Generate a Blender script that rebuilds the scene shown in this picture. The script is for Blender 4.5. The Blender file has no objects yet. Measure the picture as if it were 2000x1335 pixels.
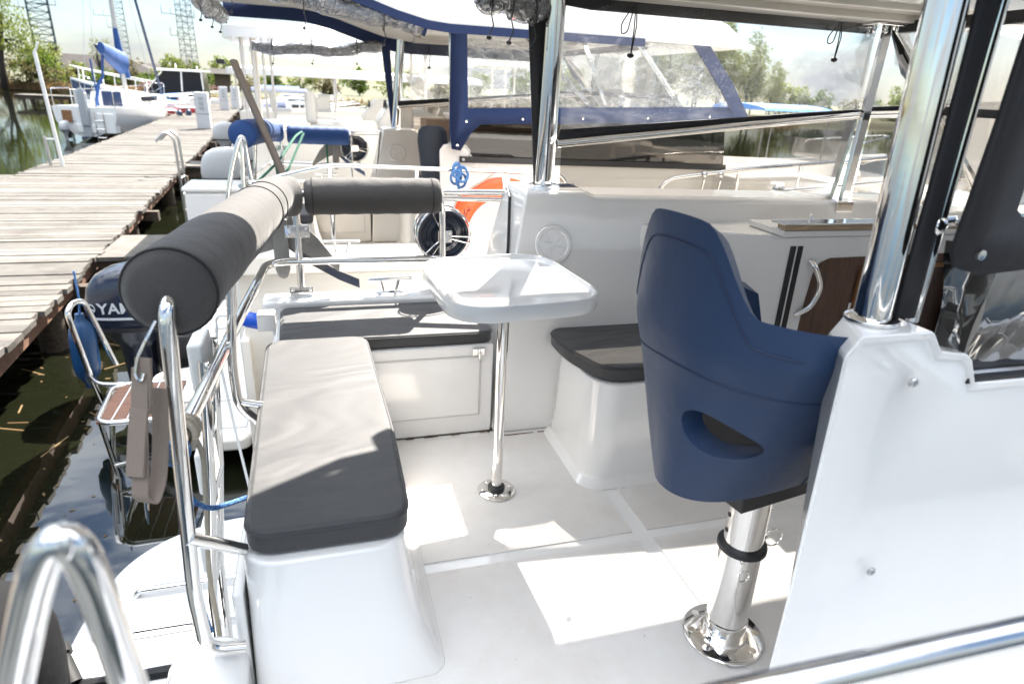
import bpy, bmesh, math, random
import numpy as np
from mathutils import Vector, Matrix
R = math.radians
C = bpy.context.scene.collection
V = Vector

# ------------------------------------------------------------------ mesh builder
def fillet(pts, r, n=5, closed=False):
    pts = [V(p) for p in pts]; out = []
    N = len(pts)
    for i, p in enumerate(pts):
        if not closed and i in (0, N-1):
            out.append(p); continue
        a = pts[i-1]; b = pts[(i+1) % N]
        da = (a-p); db = (b-p)
        rr = min(r, da.length*.48, db.length*.48)
        p0 = p+da.normalized()*rr; p1 = p+db.normalized()*rr
        for k in range(n+1):
            t = k/n
            out.append(p0*(1-t)**2+p*2*t*(1-t)+p1*t*t)
    return out

class MB:
    def __init__(s): s.v = []; s.f = []
    def add(s, vs, fs):
        o = len(s.v); s.v += [tuple(v) for v in vs]; s.f += [[i+o for i in f] for f in fs]; return s
    def box(s, x0, x1, y0, y1, z0, z1):
        vs = [(x, y, z) for z in (z0, z1) for y in (y0, y1) for x in (x0, x1)]
        return s.add(vs, [(0,2,3,1),(4,5,7,6),(0,1,5,4),(2,6,7,3),(0,4,6,2),(1,3,7,5)])
    def bar(s, a, b, w, h, up=(0,0,1)):
        a = V(a); b = V(b); d = (b-a).normalized(); u = V(up)
        sd = d.cross(u)
        if sd.length < 1e-4: sd = d.cross(V((1,0,0)))
        sd.normalize(); u = sd.cross(d)
        vs = []
        for p in (a, b):
            for i, j in ((-1,-1),(1,-1),(1,1),(-1,1)): vs.append(p+sd*w*.5*i+u*h*.5*j)
        return s.add(vs, [(0,1,2,3),(4,7,6,5),(0,4,5,1),(1,5,6,2),(2,6,7,3),(3,7,4,0)])
    def prism(s, poly, z0, z1):           # poly in xy
        n = len(poly)
        vs = [(p[0], p[1], z0) for p in poly]+[(p[0], p[1], z1) for p in poly]
        fs = [list(range(n))[::-1], list(range(n, 2*n))]+[(i, (i+1) % n, n+(i+1) % n, n+i) for i in range(n)]
        return s.add(vs, fs)
    def loft(s, rings, closed=True, caps=True):
        n = len(rings[0]); o = len(s.v)
        for r in rings: s.v += [tuple(p) for p in r]
        for k in range(len(rings)-1):
            for i in range(n if closed else n-1):
                j = (i+1) % n
                s.f.append([o+k*n+i, o+k*n+j, o+(k+1)*n+j, o+(k+1)*n+i])
        if caps and closed:
            s.f.append([o+i for i in range(n)][::-1]); m = o+(len(rings)-1)*n
            s.f.append([m+i for i in range(n)])
        return s
    def tube(s, pts, r, n=10, closed=False, caps=True, flat=1.0):
        pts = [V(p) for p in pts]; N = len(pts)
        rf = r if callable(r) else (lambda t: r)
        rings = []; prev = None
        for i, p in enumerate(pts):
            if closed: d = pts[(i+1) % N]-pts[i-1]
            else: d = pts[min(i+1, N-1)]-pts[max(i-1, 0)]
            if d.length < 1e-9: d = V((0,0,1))
            d.normalize()
            if prev is None:
                u = d.cross(V((0,0,1)))
                if u.length < .05: u = d.cross(V((0,1,0)))
                u.normalize()
            else:
                u = prev-d*prev.dot(d)
                u.normalize()
            prev = u; w = d.cross(u); rr = rf(i/max(1, N-1))
            rings.append([p+u*math.cos(2*math.pi*k/n)*rr+w*math.sin(2*math.pi*k/n)*rr*flat for k in range(n)])
        if closed: rings.append(rings[0]); 
        return s.loft(rings, True, caps and not closed)
    def rod(s, a, b, r, n=10): return s.tube([a, b], r, n)
    def lathe(s, prof, c=(0,0,0), axis=(0,0,1), n=24):   # prof list of (radius, height)
        a = V(axis).normalized(); q = V((0,0,1)).rotation_difference(a); c = V(c)
        rings = [[c+q@V((rad*math.cos(2*math.pi*k/n), rad*math.sin(2*math.pi*k/n), h)) for k in range(n)] for rad, h in prof]
        return s.loft(rings, True, True)
    def ell(s, c, r, n=14, m=9, q=None):
        c = V(c); rings = []
        for i in range(m+1):
            t = math.pi*i/m; rad = max(math.sin(t), .002)
            ring = []
            for k in range(n):
                p = V((rad*math.cos(2*math.pi*k/n)*r[0], rad*math.sin(2*math.pi*k/n)*r[1], -math.cos(t)*r[2]))
                if q: p = q@p
                ring.append(c+p)
            rings.append(ring)
        return s.loft(rings, True, True)
    def ribbon(s, pts, wdir, w, th=.003):
        wd = V(wdir).normalized()*w*.5; vs = []; N = len(pts); rings = []
        for i, p in enumerate(pts):
            p = V(p); d = V(pts[min(i+1, N-1)])-V(pts[max(i-1, 0)]); nn = d.cross(wd).normalized()*th*.5
            rings.append([p-wd-nn, p+wd-nn, p+wd+nn, p-wd+nn])
        return s.loft(rings, True, True)

def obj(name, mb, m, parent=None, bevel=0, seg=3, sub=0, smooth=38, solid=0, bang=30):
    me = bpy.data.meshes.new(name); me.from_pydata(mb.v, [], mb.f); me.validate()
    bm = bmesh.new(); bm.from_mesh(me); bmesh.ops.recalc_face_normals(bm, faces=bm.faces); bm.to_mesh(me); bm.free()
    me.materials.append(m)
    o = bpy.data.objects.new(name, me); C.objects.link(o)
    for p in me.polygons: p.use_smooth = True
    if bevel:
        b = o.modifiers.new('bevel', 'BEVEL'); b.width = bevel; b.segments = seg; b.limit_method = 'ANGLE'; b.angle_limit = R(bang); b.harden_normals = True
    if solid:
        sm = o.modifiers.new('solid', 'SOLIDIFY'); sm.thickness = solid; sm.offset = 0
    if sub:
        ss = o.modifiers.new('sub', 'SUBSURF'); ss.levels = sub; ss.render_levels = sub
    elif smooth < 180: me.set_sharp_from_angle(angle=R(smooth))
    if parent: o.parent = parent
    return o
def tag(o, label, cat, group=None):
    o['label'] = label; o['category'] = cat
    if group: o['group'] = group
    return o
def thing(name, label, cat, loc=(0,0,0), rz=0, group=None, scale=None):
    o = bpy.data.objects.new(name, None); C.objects.link(o); o.empty_display_size = .2
    o.location = loc; o.rotation_euler = (0, 0, rz)
    if scale: o.scale = scale
    return tag(o, label, cat, group)
def struct(o, kind='structure'): o['kind'] = kind; return o
def dup(root, loc, rz, label, group=None, scale=None):
    def cp(o, par):
        c = o.copy(); C.objects.link(c)
        if par: c.parent = par
        for ch in list(o.children): cp(ch, c)
        return c
    r = cp(root, None); r.location = loc; r.rotation_euler = (0, 0, rz); r['label'] = label
    if group: r['group'] = group
    if scale: r.scale = scale
    return r

# ------------------------------------------------------------------ materials
def nodes(m): return m.node_tree.nodes, m.node_tree.links
def pm(name, col, rough=.5, metal=0, spec=.5, coat=0, bump=None, var=None, ior=None, aniso=None):
    """principled; bump=(scale, strength, detail); var=(scale, amount, second colour)"""
    m = bpy.data.materials.new(name); m.use_nodes = True; n, l = nodes(m); b = n['Principled BSDF']
    b.inputs['Base Color'].default_value = (*col, 1); b.inputs['Roughness'].default_value = rough
    b.inputs['Metallic'].default_value = metal; b.inputs['Specular IOR Level'].default_value = spec
    if coat: b.inputs['Coat Weight'].default_value = coat; b.inputs['Coat Roughness'].default_value = .06
    if ior: b.inputs['IOR'].default_value = ior
    tc = n.new('ShaderNodeTexCoord')
    if bump:
        t = n.new('ShaderNodeTexNoise'); t.inputs['Scale'].default_value = bump[0]; t.inputs['Detail'].default_value = bump[2] if len(bump) > 2 else 2
        l.new(tc.outputs['Object'], t.inputs['Vector'])
        bp = n.new('ShaderNodeBump'); bp.inputs['Strength'].default_value = bump[1]; bp.inputs['Distance'].default_value = bump[3] if len(bump) > 3 else .01
        l.new(t.outputs['Fac'], bp.inputs['Height']); l.new(bp.outputs['Normal'], b.inputs['Normal'])
    if var:
        t = n.new('ShaderNodeTexNoise'); t.inputs['Scale'].default_value = var[0]; t.inputs['Detail'].default_value = 6; t.inputs['Roughness'].default_value = .65
        l.new(tc.outputs['Object'], t.inputs['Vector'])
        cr = n.new('ShaderNodeValToRGB'); cr.color_ramp.elements[0].position = .5-.5*var[1]; cr.color_ramp.elements[1].position = .5+.5*var[1]
        cr.color_ramp.elements[0].color = (*col, 1); cr.color_ramp.elements[1].color = (*var[2], 1)
        l.new(t.outputs['Fac'], cr.inputs['Fac']); l.new(cr.outputs['Color'], b.inputs['Base Color'])
    return m
M = {}
M['gel'] = pm('white_gelcoat', (.86,.85,.835), .16, coat=.8, bump=(3.5,.035,2,.03), var=(2.2,.55,(.815,.80,.775)))
M['cream'] = pm('cream_gelcoat', (.77,.735,.675), .25, coat=.4)
M['chrome'] = pm('polished_stainless', (.86,.84,.81), .07, metal=1, bump=(14,.04,2,.01))
M['alu'] = pm('dull_aluminium', (.55,.55,.54), .38, metal=1)
M['black'] = pm('black_plastic', (.018,.018,.02), .45)
M['rubber'] = pm('black_rubber', (.012,.012,.013), .6)
M['black_canvas'] = pm('black_canvas', (.016,.016,.019), .75, bump=(7,.35,4,.03))
M['navy'] = pm('navy_canvas', (.006,.020,.080), .75, bump=(7,.3,4,.03))
M['blue_pad'] = pm('bright_blue_cover', (.010,.052,.19), .7, bump=(60,.2,3,.004))
M['charcoal'] = pm('charcoal_fabric', (.050,.047,.046), .85, spec=.25, bump=(9,.30,5,.03), var=(330,.7,(.095,.09,.086)))
M['tan'] = pm('tan_webbing', (.25,.20,.165), .8, bump=(300,.4,2,.003))
M['plug'] = pm('blue_plastic', (.01,.10,.62), .35)
M['rope_blue'] = pm('blue_rope', (.004,.07,.30), .7, bump=(220,.9,2,.006), var=(120,.2,(.12,.28,.5)))
M['rope_beige'] = pm('beige_rope', (.42,.37,.29), .8, bump=(220,.9,2,.006))
M['rope_green'] = pm('green_rope', (.0,.11,.07), .7)
M['orange'] = pm('orange_plastic', (.80,.10,.02), .42, bump=(4,.1,3,.02))
M['tape'] = pm('white_tape', (.8,.8,.78), .6)
M['galv'] = pm('galvanised_steel', (.26,.25,.235), .6, metal=.3, bump=(30,.4,4,.01), var=(14,.4,(.30,.29,.275)))
M['teal'] = pm('grey_pole_wood', (.24,.20,.165), .75, bump=(40,.3,4,.01))
M['card'] = pm('cardboard', (.36,.24,.15), .85, var=(2,.6,(.30,.19,.12)))
M['dark'] = pm('dark_interior', (.03,.028,.026), .7)
M['grey_seat'] = pm('grey_seat_fabric', (.09,.085,.08), .9)
M['leaf_roof'] = M['dark']
M['outb'] = pm('navy_black_enamel', (.016,.022,.042), .22, coat=.6)
M['outb_dull'] = pm('scuffed_black_cover', (.010,.010,.011), .85, spec=.15, bump=(20,.4,5,.01))
M['outb_grey'] = pm('grey_enamel', (.34,.36,.38), .3)
M['silver'] = pm('silver_letters', (.62,.63,.65), .35)
M['fender'] = pm('blue_fender_vinyl', (.008,.055,.15), .32)
M['fend_navy'] = pm('navy_fender_vinyl', (.012,.03,.07), .4)
M['red'] = pm('faded_red_paint', (.42,.045,.06), .4)
M['sail'] = pm('blue_sail_cover', (.012,.06,.21), .7, bump=(3,.6,5,.08))
M['tarp'] = pm('bright_blue_tarp', (.02,.24,.70), .5, bump=(3,.7,5,.08))
M['darkwin'] = pm('smoked_window', (.012,.012,.014), .10, spec=.25)
M['mast'] = pm('grey_anodised_mast', (.50,.49,.47), .4, metal=.4)
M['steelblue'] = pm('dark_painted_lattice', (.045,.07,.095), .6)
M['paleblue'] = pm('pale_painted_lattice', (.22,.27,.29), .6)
M['light_under'] = M['cream']

M['grey_blue_seat'] = pm('grey_blue_vinyl', (.030,.036,.050), .5)
def seat_mat():
    m = pm('navy_leatherette', (.015,.039,.098), .45, spec=.45, bump=(7,.16,5,.03)); return m
M['navy_seat'] = seat_mat()

def sheen(m, w, r=.5):
    b = m.node_tree.nodes['Principled BSDF']; b.inputs['Sheen Weight'].default_value = w; b.inputs['Sheen Roughness'].default_value = r
sheen(M['charcoal'], .16)
def cushion_mat():
    m = bpy.data.materials.new('charcoal_leatherette'); m.use_nodes = True; n, l = nodes(m); b = n['Principled BSDF']
    b.inputs['Base Color'].default_value = (.046,.046,.048,1); b.inputs['Roughness'].default_value = .55; b.inputs['Specular IOR Level'].default_value = .4
    b.inputs['Sheen Weight'].default_value = .2; b.inputs['Sheen Roughness'].default_value = .4
    tc = n.new('ShaderNodeTexCoord'); mp = n.new('ShaderNodeMapping'); mp.inputs['Scale'].default_value = (1.0,2.1,1)
    w = n.new('ShaderNodeTexNoise'); w.inputs['Scale'].default_value = 1.6; w.inputs['Detail'].default_value = 2; w.inputs['Distortion'].default_value = 1.4
    g = n.new('ShaderNodeTexNoise'); g.inputs['Scale'].default_value = 260; g.inputs['Detail'].default_value = 3
    l.new(tc.outputs['Object'], mp.inputs['Vector']); l.new(mp.outputs['Vector'], w.inputs['Vector']); l.new(tc.outputs['Object'], g.inputs['Vector'])
    b1 = n.new('ShaderNodeBump'); b1.inputs['Strength'].default_value = .5; b1.inputs['Distance'].default_value = .03
    b2 = n.new('ShaderNodeBump'); b2.inputs['Strength'].default_value = .3; b2.inputs['Distance'].default_value = .002
    l.new(w.outputs['Fac'], b1.inputs['Height']); l.new(g.outputs['Fac'], b2.inputs['Height']); l.new(b1.outputs['Normal'], b2.inputs['Normal']); l.new(b2.outputs['Normal'], b.inputs['Normal'])
    return m
M['cushion'] = cushion_mat()

def nonskid():
    m = bpy.data.materials.new('nonskid_gelcoat_worn'); m.use_nodes = True; n, l = nodes(m); b = n['Principled BSDF']
    tc = n.new('ShaderNodeTexCoord')
    big = n.new('ShaderNodeTexNoise'); big.inputs['Scale'].default_value = 2.6; big.inputs['Detail'].default_value = 7; big.inputs['Roughness'].default_value = .7
    r1 = n.new('ShaderNodeValToRGB'); e = r1.color_ramp.elements; e[0].position = .3; e[0].color = (.80,.785,.765,1); e[1].position = .70; e[1].color = (.69,.65,.61,1)
    sp = n.new('ShaderNodeTexNoise'); sp.inputs['Scale'].default_value = 55; sp.inputs['Detail'].default_value = 2
    r2 = n.new('ShaderNodeValToRGB'); e = r2.color_ramp.elements; e[0].position = .76; e[0].color = (0,0,0,1); e[1].position = .80; e[1].color = (1,1,1,1)
    mx = n.new('ShaderNodeMix'); mx.data_type = 'RGBA'; mx.inputs['B'].default_value = (.22,.17,.13,1)
    g = n.new('ShaderNodeTexNoise'); g.inputs['Scale'].default_value = 330
    bp = n.new('ShaderNodeBump'); bp.inputs['Strength'].default_value = .25; bp.inputs['Distance'].default_value = .003
    for t in (big, sp, g): l.new(tc.outputs['Object'], t.inputs['Vector'])
    l.new(big.outputs['Fac'], r1.inputs['Fac']); l.new(sp.outputs['Fac'], r2.inputs['Fac']); l.new(r1.outputs['Color'], mx.inputs['A']); l.new(r2.outputs['Color'], mx.inputs['Factor'])
    l.new(mx.outputs['Result'], b.inputs['Base Color']); l.new(g.outputs['Fac'], bp.inputs['Height']); l.new(bp.outputs['Normal'], b.inputs['Normal'])
    b.inputs['Roughness'].default_value = .42
    return m
M['nonskid'] = nonskid()

def film(name, tint, refl=.12, rough=.04, wav=(6,.25,.03), drops=0, milk=0, mscale=3.0, gain=1.0):
    """thin see-through sheet: transparent + fresnel gloss with a wavy surface, optional whitish scratches and water drops"""
    m = bpy.data.materials.new(name); m.use_nodes = True; n, l = nodes(m); n.clear()
    out = n.new('ShaderNodeOutputMaterial'); tr = n.new('ShaderNodeBsdfTransparent'); gl = n.new('ShaderNodeBsdfGlossy')
    tr.inputs['Color'].default_value = (*tint, 1); gl.inputs['Roughness'].default_value = rough
    tc = n.new('ShaderNodeTexCoord'); ns = n.new('ShaderNodeTexNoise'); ns.inputs['Scale'].default_value = wav[0]; ns.inputs['Detail'].default_value = 3; ns.inputs['Distortion'].default_value = 1.2
    bp = n.new('ShaderNodeBump'); bp.inputs['Strength'].default_value = wav[1]; bp.inputs['Distance'].default_value = wav[2]
    l.new(tc.outputs['Object'], ns.inputs['Vector']); l.new(ns.outputs['Fac'], bp.inputs['Height']); l.new(bp.outputs['Normal'], gl.inputs['Normal'])
    lw = n.new('ShaderNodeFresnel'); lw.inputs['IOR'].default_value = 1.5; l.new(bp.outputs['Normal'], lw.inputs['Normal'])
    ml = n.new('ShaderNodeMath'); ml.operation = 'MULTIPLY_ADD'; ml.inputs[1].default_value = gain; ml.inputs[2].default_value = refl*.25; l.new(lw.outputs['Fac'], ml.inputs[0])
    cl = n.new('ShaderNodeClamp'); l.new(ml.outputs[0], cl.inputs['Value']); cl.inputs['Max'].default_value = .75
    mx = n.new('ShaderNodeMixShader'); l.new(cl.outputs[0], mx.inputs[0]); l.new(tr.outputs[0], mx.inputs[1]); l.new(gl.outputs[0], mx.inputs[2])
    cur = mx
    if milk or drops:
        df = n.new('ShaderNodeBsdfTranslucent'); df.inputs['Color'].default_value = (.85,.86,.88,1)
        d2 = n.new('ShaderNodeBsdfDiffuse'); d2.inputs['Color'].default_value = (.85,.86,.88,1); ad = n.new('ShaderNodeMixShader'); l.new(df.outputs[0], ad.inputs[1]); l.new(d2.outputs[0], ad.inputs[2])
        s1 = n.new('ShaderNodeTexNoise'); s1.inputs['Scale'].default_value = mscale; s1.inputs['Detail'].default_value = 9; s1.inputs['Roughness'].default_value = .72; s1.inputs['Distortion'].default_value = 2.5
        mp = n.new('ShaderNodeMapping'); mp.inputs['Rotation'].default_value = (0, .6, 0); mp.inputs['Scale'].default_value = (1, 1, 2.4)
        l.new(tc.outputs['Object'], mp.inputs['Vector']); l.new(mp.outputs['Vector'], s1.inputs['Vector'])
        r = n.new('ShaderNodeValToRGB'); r.color_ramp.elements[0].position = .50; r.color_ramp.elements[1].position = .72
        r.color_ramp.elements[0].color = (milk*.25,)*3+(1,); r.color_ramp.elements[1].color = (milk,)*3+(1,); l.new(s1.outputs['Fac'], r.inputs['Fac'])
        fac = r.outputs['Color']
        if drops:
            vo = n.new('ShaderNodeTexVoronoi'); vo.inputs['Scale'].default_value = drops; vo.inputs['Randomness'].default_value = 1
            l.new(tc.outputs['Object'], vo.inputs['Vector'])
            rr = n.new('ShaderNodeValToRGB'); rr.color_ramp.elements[0].position = .16; rr.color_ramp.elements[0].color = (.42,.42,.42,1); rr.color_ramp.elements[1].position = .24; rr.color_ramp.elements[1].color = (0,0,0,1)
            l.new(vo.outputs['Distance'], rr.inputs['Fac'])
            s2 = n.new('ShaderNodeTexNoise'); s2.inputs['Scale'].default_value = 2.2; s2.inputs['Detail'].default_value = 5; l.new(tc.outputs['Object'], s2.inputs['Vector'])
            r3 = n.new('ShaderNodeValToRGB'); r3.color_ramp.elements[0].position = .47; r3.color_ramp.elements[1].position = .62; l.new(s2.outputs['Fac'], r3.inputs['Fac'])
            mm = n.new('ShaderNodeMath'); mm.operation = 'MULTIPLY'; l.new(rr.outputs['Color'], mm.inputs[0]); l.new(r3.outputs['Color'], mm.inputs[1])
            ma = n.new('ShaderNodeMath'); ma.operation = 'MAXIMUM'; l.new(fac, ma.inputs[0]); l.new(mm.outputs[0], ma.inputs[1]); fac = ma.outputs[0]
        m2 = n.new('ShaderNodeMixShader'); l.new(fac, m2.inputs[0]); l.new(mx.outputs[0], m2.inputs[1]); l.new(ad.outputs[0], m2.inputs[2]); cur = m2
    l.new(cur.outputs[0], out.inputs['Surface'])
    return m
M['tint'] = film('smoked_glass', (.41,.39,.365), .08, .02, (2,.05,.01))
M['clear'] = film('clear_vinyl', (.95,.96,.97), .06, .05, (3,.14,.03), drops=130, milk=.16, gain=.7)
M['clear_old'] = film('crinkled_vinyl', (.93,.95,.96), .2, .06, (9,.6,.04), milk=.55, mscale=3.4)
M['smoke_vinyl'] = film('wavy_smoked_vinyl', (.12,.115,.11), .04, .03, (2.2,.3,.05), gain=.3)
M['clear_smooth'] = film('smooth_clear_vinyl', (.93,.94,.95), .05, .03, (2,.08,.02), milk=.06, gain=.6)
M['tint_dark'] = film('dark_smoked_glass', (.13,.115,.10), .06, .02, (2,.05,.01))
M['roll'] = film('rolled_vinyl', (.55,.56,.58), .8, .05, (16,1.0,.05), milk=.35, mscale=9)

def wood(name, dark, light, scale=(1,14,14), rough=.4, coat=0, ring=6):
    m = bpy.data.materials.new(name); m.use_nodes = True; n, l = nodes(m); b = n['Principled BSDF']
    tc = n.new('ShaderNodeTexCoord'); mp = n.new('ShaderNodeMapping'); mp.inputs['Scale'].default_value = scale
    t = n.new('ShaderNodeTexNoise'); t.inputs['Scale'].default_value = ring; t.inputs['Detail'].default_value = 8; t.inputs['Distortion'].default_value = .6
    cr = n.new('ShaderNodeValToRGB'); cr.color_ramp.elements[0].color = (*dark,1); cr.color_ramp.elements[1].color = (*light,1); cr.color_ramp.elements[0].position = .32; cr.color_ramp.elements[1].position = .68
    l.new(tc.outputs['Object'], mp.inputs['Vector']); l.new(mp.outputs['Vector'], t.inputs['Vector']); l.new(t.outputs['Fac'], cr.inputs['Fac']); l.new(cr.outputs['Color'], b.inputs['Base Color'])
    bp = n.new('ShaderNodeBump'); bp.inputs['Strength'].default_value = .2; bp.inputs['Distance'].default_value = .004; l.new(t.outputs['Fac'], bp.inputs['Height']); l.new(bp.outputs['Normal'], b.inputs['Normal'])
    b.inputs['Roughness'].default_value = rough
    if coat: b.inputs['Coat Weight'].default_value = coat
    return m
M['walnut'] = wood('walnut_veneer', (.045,.018,.009), (.125,.055,.026), (16,16,1.2), .35, .3, 5)
M['slide'] = wood('pale_oak_strip', (.32,.22,.12), (.48,.35,.21), (2,16,16), .35, .3)
M['walnut_dark'] = wood('dark_walnut_panel', (.025,.010,.006), (.065,.030,.016), (16,16,1.2), .35, .3, 5)
M['walnut_rim'] = wood('orange_wood_rim', (.17,.07,.022), (.27,.12,.04), (12,12,1.5), .35, .3)
M['teak'] = wood('teak_decking', (.15,.065,.04), (.24,.12,.075), (2,18,18), .6)
M['beam'] = wood('dark_wet_timber', (.035,.025,.018), (.10,.075,.055), (2,9,9), .8)
M['beam_red'] = wood('brown_painted_beam', (.10,.045,.028), (.19,.10,.06), (3,3,8), .8)

def plank_mat():
    m = bpy.data.materials.new('weathered_planks'); m.use_nodes = True; n, l = nodes(m); b = n['Principled BSDF']
    tc = n.new('ShaderNodeTexCoord'); mp = n.new('ShaderNodeMapping'); mp.inputs['Scale'].default_value = (1.1,26,6)
    t = n.new('ShaderNodeTexNoise'); t.inputs['Scale'].default_value = 3; t.inputs['Detail'].default_value = 9; t.inputs['Roughness'].default_value = .7
    pid = n.new('ShaderNodeNewGeometry')
    hs = n.new('ShaderNodeValToRGB'); e = hs.color_ramp.elements; e[0].color = (.080,.076,.071,1); e[1].color = (.168,.160,.148,1)
    cr = n.new('ShaderNodeValToRGB'); e = cr.color_ramp.elements; e[0].position = .34; e[0].color = (.42,.38,.34,1); e[1].position = .62; e[1].color = (1.08,1.05,1.02,1)
    mx = n.new('ShaderNodeMix'); mx.data_type = 'RGBA'; mx.blend_type = 'MULTIPLY'; mx.inputs['Factor'].default_value = 1
    l.new(tc.outputs['Object'], mp.inputs['Vector']); l.new(mp.outputs['Vector'], t.inputs['Vector']); l.new(t.outputs['Fac'], cr.inputs['Fac'])
    l.new(pid.outputs['Random Per Island'], hs.inputs['Fac']); l.new(hs.outputs['Color'], mx.inputs['A']); l.new(cr.outputs['Color'], mx.inputs['B']); st = n.new('ShaderNodeTexNoise'); st.inputs['Scale'].default_value = 1.1; st.inputs['Detail'].default_value = 8; st.inputs['Roughness'].default_value = .75; l.new(tc.outputs['Object'], st.inputs['Vector'])
    sr = n.new('ShaderNodeValToRGB'); e = sr.color_ramp.elements; e[0].position = .36; e[0].color = (.62,.60,.57,1); e[1].position = .55; e[1].color = (1.05,1.05,1.05,1); l.new(st.outputs['Fac'], sr.inputs['Fac'])
    m3 = n.new('ShaderNodeMix'); m3.data_type = 'RGBA'; m3.blend_type = 'MULTIPLY'; m3.inputs['Factor'].default_value = 1; l.new(mx.outputs['Result'], m3.inputs['A']); l.new(sr.outputs['Color'], m3.inputs['B']); l.new(m3.outputs['Result'], b.inputs['Base Color'])
    bp = n.new('ShaderNodeBump'); bp.inputs['Strength'].default_value = .5; bp.inputs['Distance'].default_value = .01; l.new(t.outputs['Fac'], bp.inputs['Height']); l.new(bp.outputs['Normal'], b.inputs['Normal'])
    b.inputs['Roughness'].default_value = .85
    return m
M['plank'] = plank_mat()

def leaf_mat(name, a, b_, c):
    m = bpy.data.materials.new(name); m.use_nodes = True; n, l = nodes(m); b = n['Principled BSDF']
    g = n.new('ShaderNodeNewGeometry'); cr = n.new('ShaderNodeValToRGB'); e = cr.color_ramp.elements
    e[0].color = (*a,1); e[1].color = (*c,1); x = cr.color_ramp.elements.new(.5); x.color = (*b_,1)
    l.new(g.outputs['Random Per Island'], cr.inputs['Fac']); l.new(cr.outputs['Color'], b.inputs['Base Color'])
    b.inputs['Roughness'].default_value = .6; b.inputs['Specular IOR Level'].default_value = .25
    tr = n.new('ShaderNodeBsdfTranslucent'); l.new(cr.outputs['Color'], tr.inputs['Color'])
    ms = n.new('ShaderNodeMixShader'); ms.inputs[0].default_value = .4
    l.new(b.outputs[0], ms.inputs[1]); l.new(tr.outputs[0], ms.inputs[2]); l.new(ms.outputs[0], n['Material Output'].inputs['Surface'])
    return m
M['lf_willow'] = leaf_mat('willow_leaves', (.09,.12,.02), (.16,.20,.04), (.24,.27,.07))
M['lf_bush'] = leaf_mat('spring_bush_leaves', (.04,.075,.01), (.09,.14,.016), (.15,.21,.03))
M['lf_dull'] = leaf_mat('olive_twigs', (.07,.06,.025), (.12,.10,.04), (.17,.16,.06))
M['lf_birch'] = leaf_mat('pale_birch_leaves', (.10,.12,.035), (.17,.19,.06), (.25,.27,.10))
M['lf_pink'] = leaf_mat('mixed_blossom', (.16,.05,.06), (.30,.16,.17), (.10,.08,.04))
M['bark'] = pm('dark_bark', (.04,.032,.026), .9, bump=(20,.6,5,.05))
M['reed'] = leaf_mat('dry_reeds', (.15,.09,.04), (.22,.14,.065), (.30,.21,.11))
M['grass'] = pm('spring_grass', (.035,.052,.012), .9, var=(.25,.6,(.075,.062,.028)))
M['brick'] = pm('brown_roof_tiles', (.026,.020,.019), .85, bump=(9,.5,3,.1), var=(1.2,.5,(.042,.034,.031)))
M['wallb'] = pm('dark_plank_wall', (.10,.075,.055), .8)

def water():
    m = bpy.data.materials.new('marina_water'); m.use_nodes = True; n, l = nodes(m); b = n['Principled BSDF']
    b.inputs['Base Color'].default_value = (.007,.008,.004,1); b.inputs['Roughness'].default_value = .02; b.inputs['IOR'].default_value = 2.3; b.inputs['Specular IOR Level'].default_value = .5
    tc = n.new('ShaderNodeTexCoord'); mp = n.new('ShaderNodeMapping'); mp.inputs['Scale'].default_value = (.6,1.2,1)
    t = n.new('ShaderNodeTexNoise'); t.inputs['Scale'].default_value = 1.5; t.inputs['Detail'].default_value = 3; t.inputs['Distortion'].default_value = .4
    bp = n.new('ShaderNodeBump'); bp.inputs['Strength'].default_value = .045; bp.inputs['Distance'].default_value = .08
    l.new(tc.outputs['Object'], mp.inputs['Vector']); l.new(mp.outputs['Vector'], t.inputs['Vector']); l.new(t.outputs['Fac'], bp.inputs['Height']); l.new(bp.outputs['Normal'], b.inputs['Normal'])
    return m
M['water'] = water()

M['grime'] = pm('black_grime', (.12,.075,.04), .9)
M['seam'] = pm('grey_sealant', (.60,.58,.55), .6)
M['platpanel'] = pm('worn_grey_gelcoat', (.66,.68,.71), .4, var=(6,.4,(.74,.755,.775)), bump=(90,.2,2,.002))
M['roll_dark'] = pm('dark_rolled_vinyl', (.06,.06,.065), .2, bump=(9,.9,4,.04))
M['roll_core'] = pm('grey_rolled_vinyl', (.42,.43,.45), .16, metal=.75, bump=(7,.9,3,.05))

# ------------------------------------------------------------------ cabin boat (the one we look into, and its neighbour)
def ze(x):
    if x <= .1: return 2.10
    if x >= 1.15: return 1.88
    t = (x-.1)/1.05; t = t*t*(3-2*t); return 2.10-.22*t
def yfar(x, own):
    if not own: return 2.86
    return 2.84 if x > .6 else 2.84-.35*(.6-x)-.55*max(0,.45-x)**1.2
def quadgrid(mb, a, b, c, d, nu=16, nv=6, amp=0, seed=0):
    """a-b bottom, d-c top"""
    rnd = random.Random(seed); a, b, c, d = map(V, (a, b, c, d)); o = len(mb.v)
    nrm = (b-a).cross(d-a).normalized(); ph = [rnd.uniform(0, 6) for _ in range(6)]
    for j in range(nv+1):
        for i in range(nu+1):
            u = i/nu; v = j/nv
            p = (a*(1-u)+b*u)*(1-v)+(d*(1-u)+c*u)*v
            p = p+nrm*amp*(math.sin(u*9+ph[0]+v*3)+math.sin(u*17+ph[1]-v*6)*.6+math.sin(v*7+ph[2]+u*5)*.7)
            mb.v.append(tuple(p))
    for j in range(nv):
        for i in range(nu):
            k = o+j*(nu+1)+i; mb.f.append([k, k+1, k+nu+2, k+nu+1])
    return mb

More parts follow.
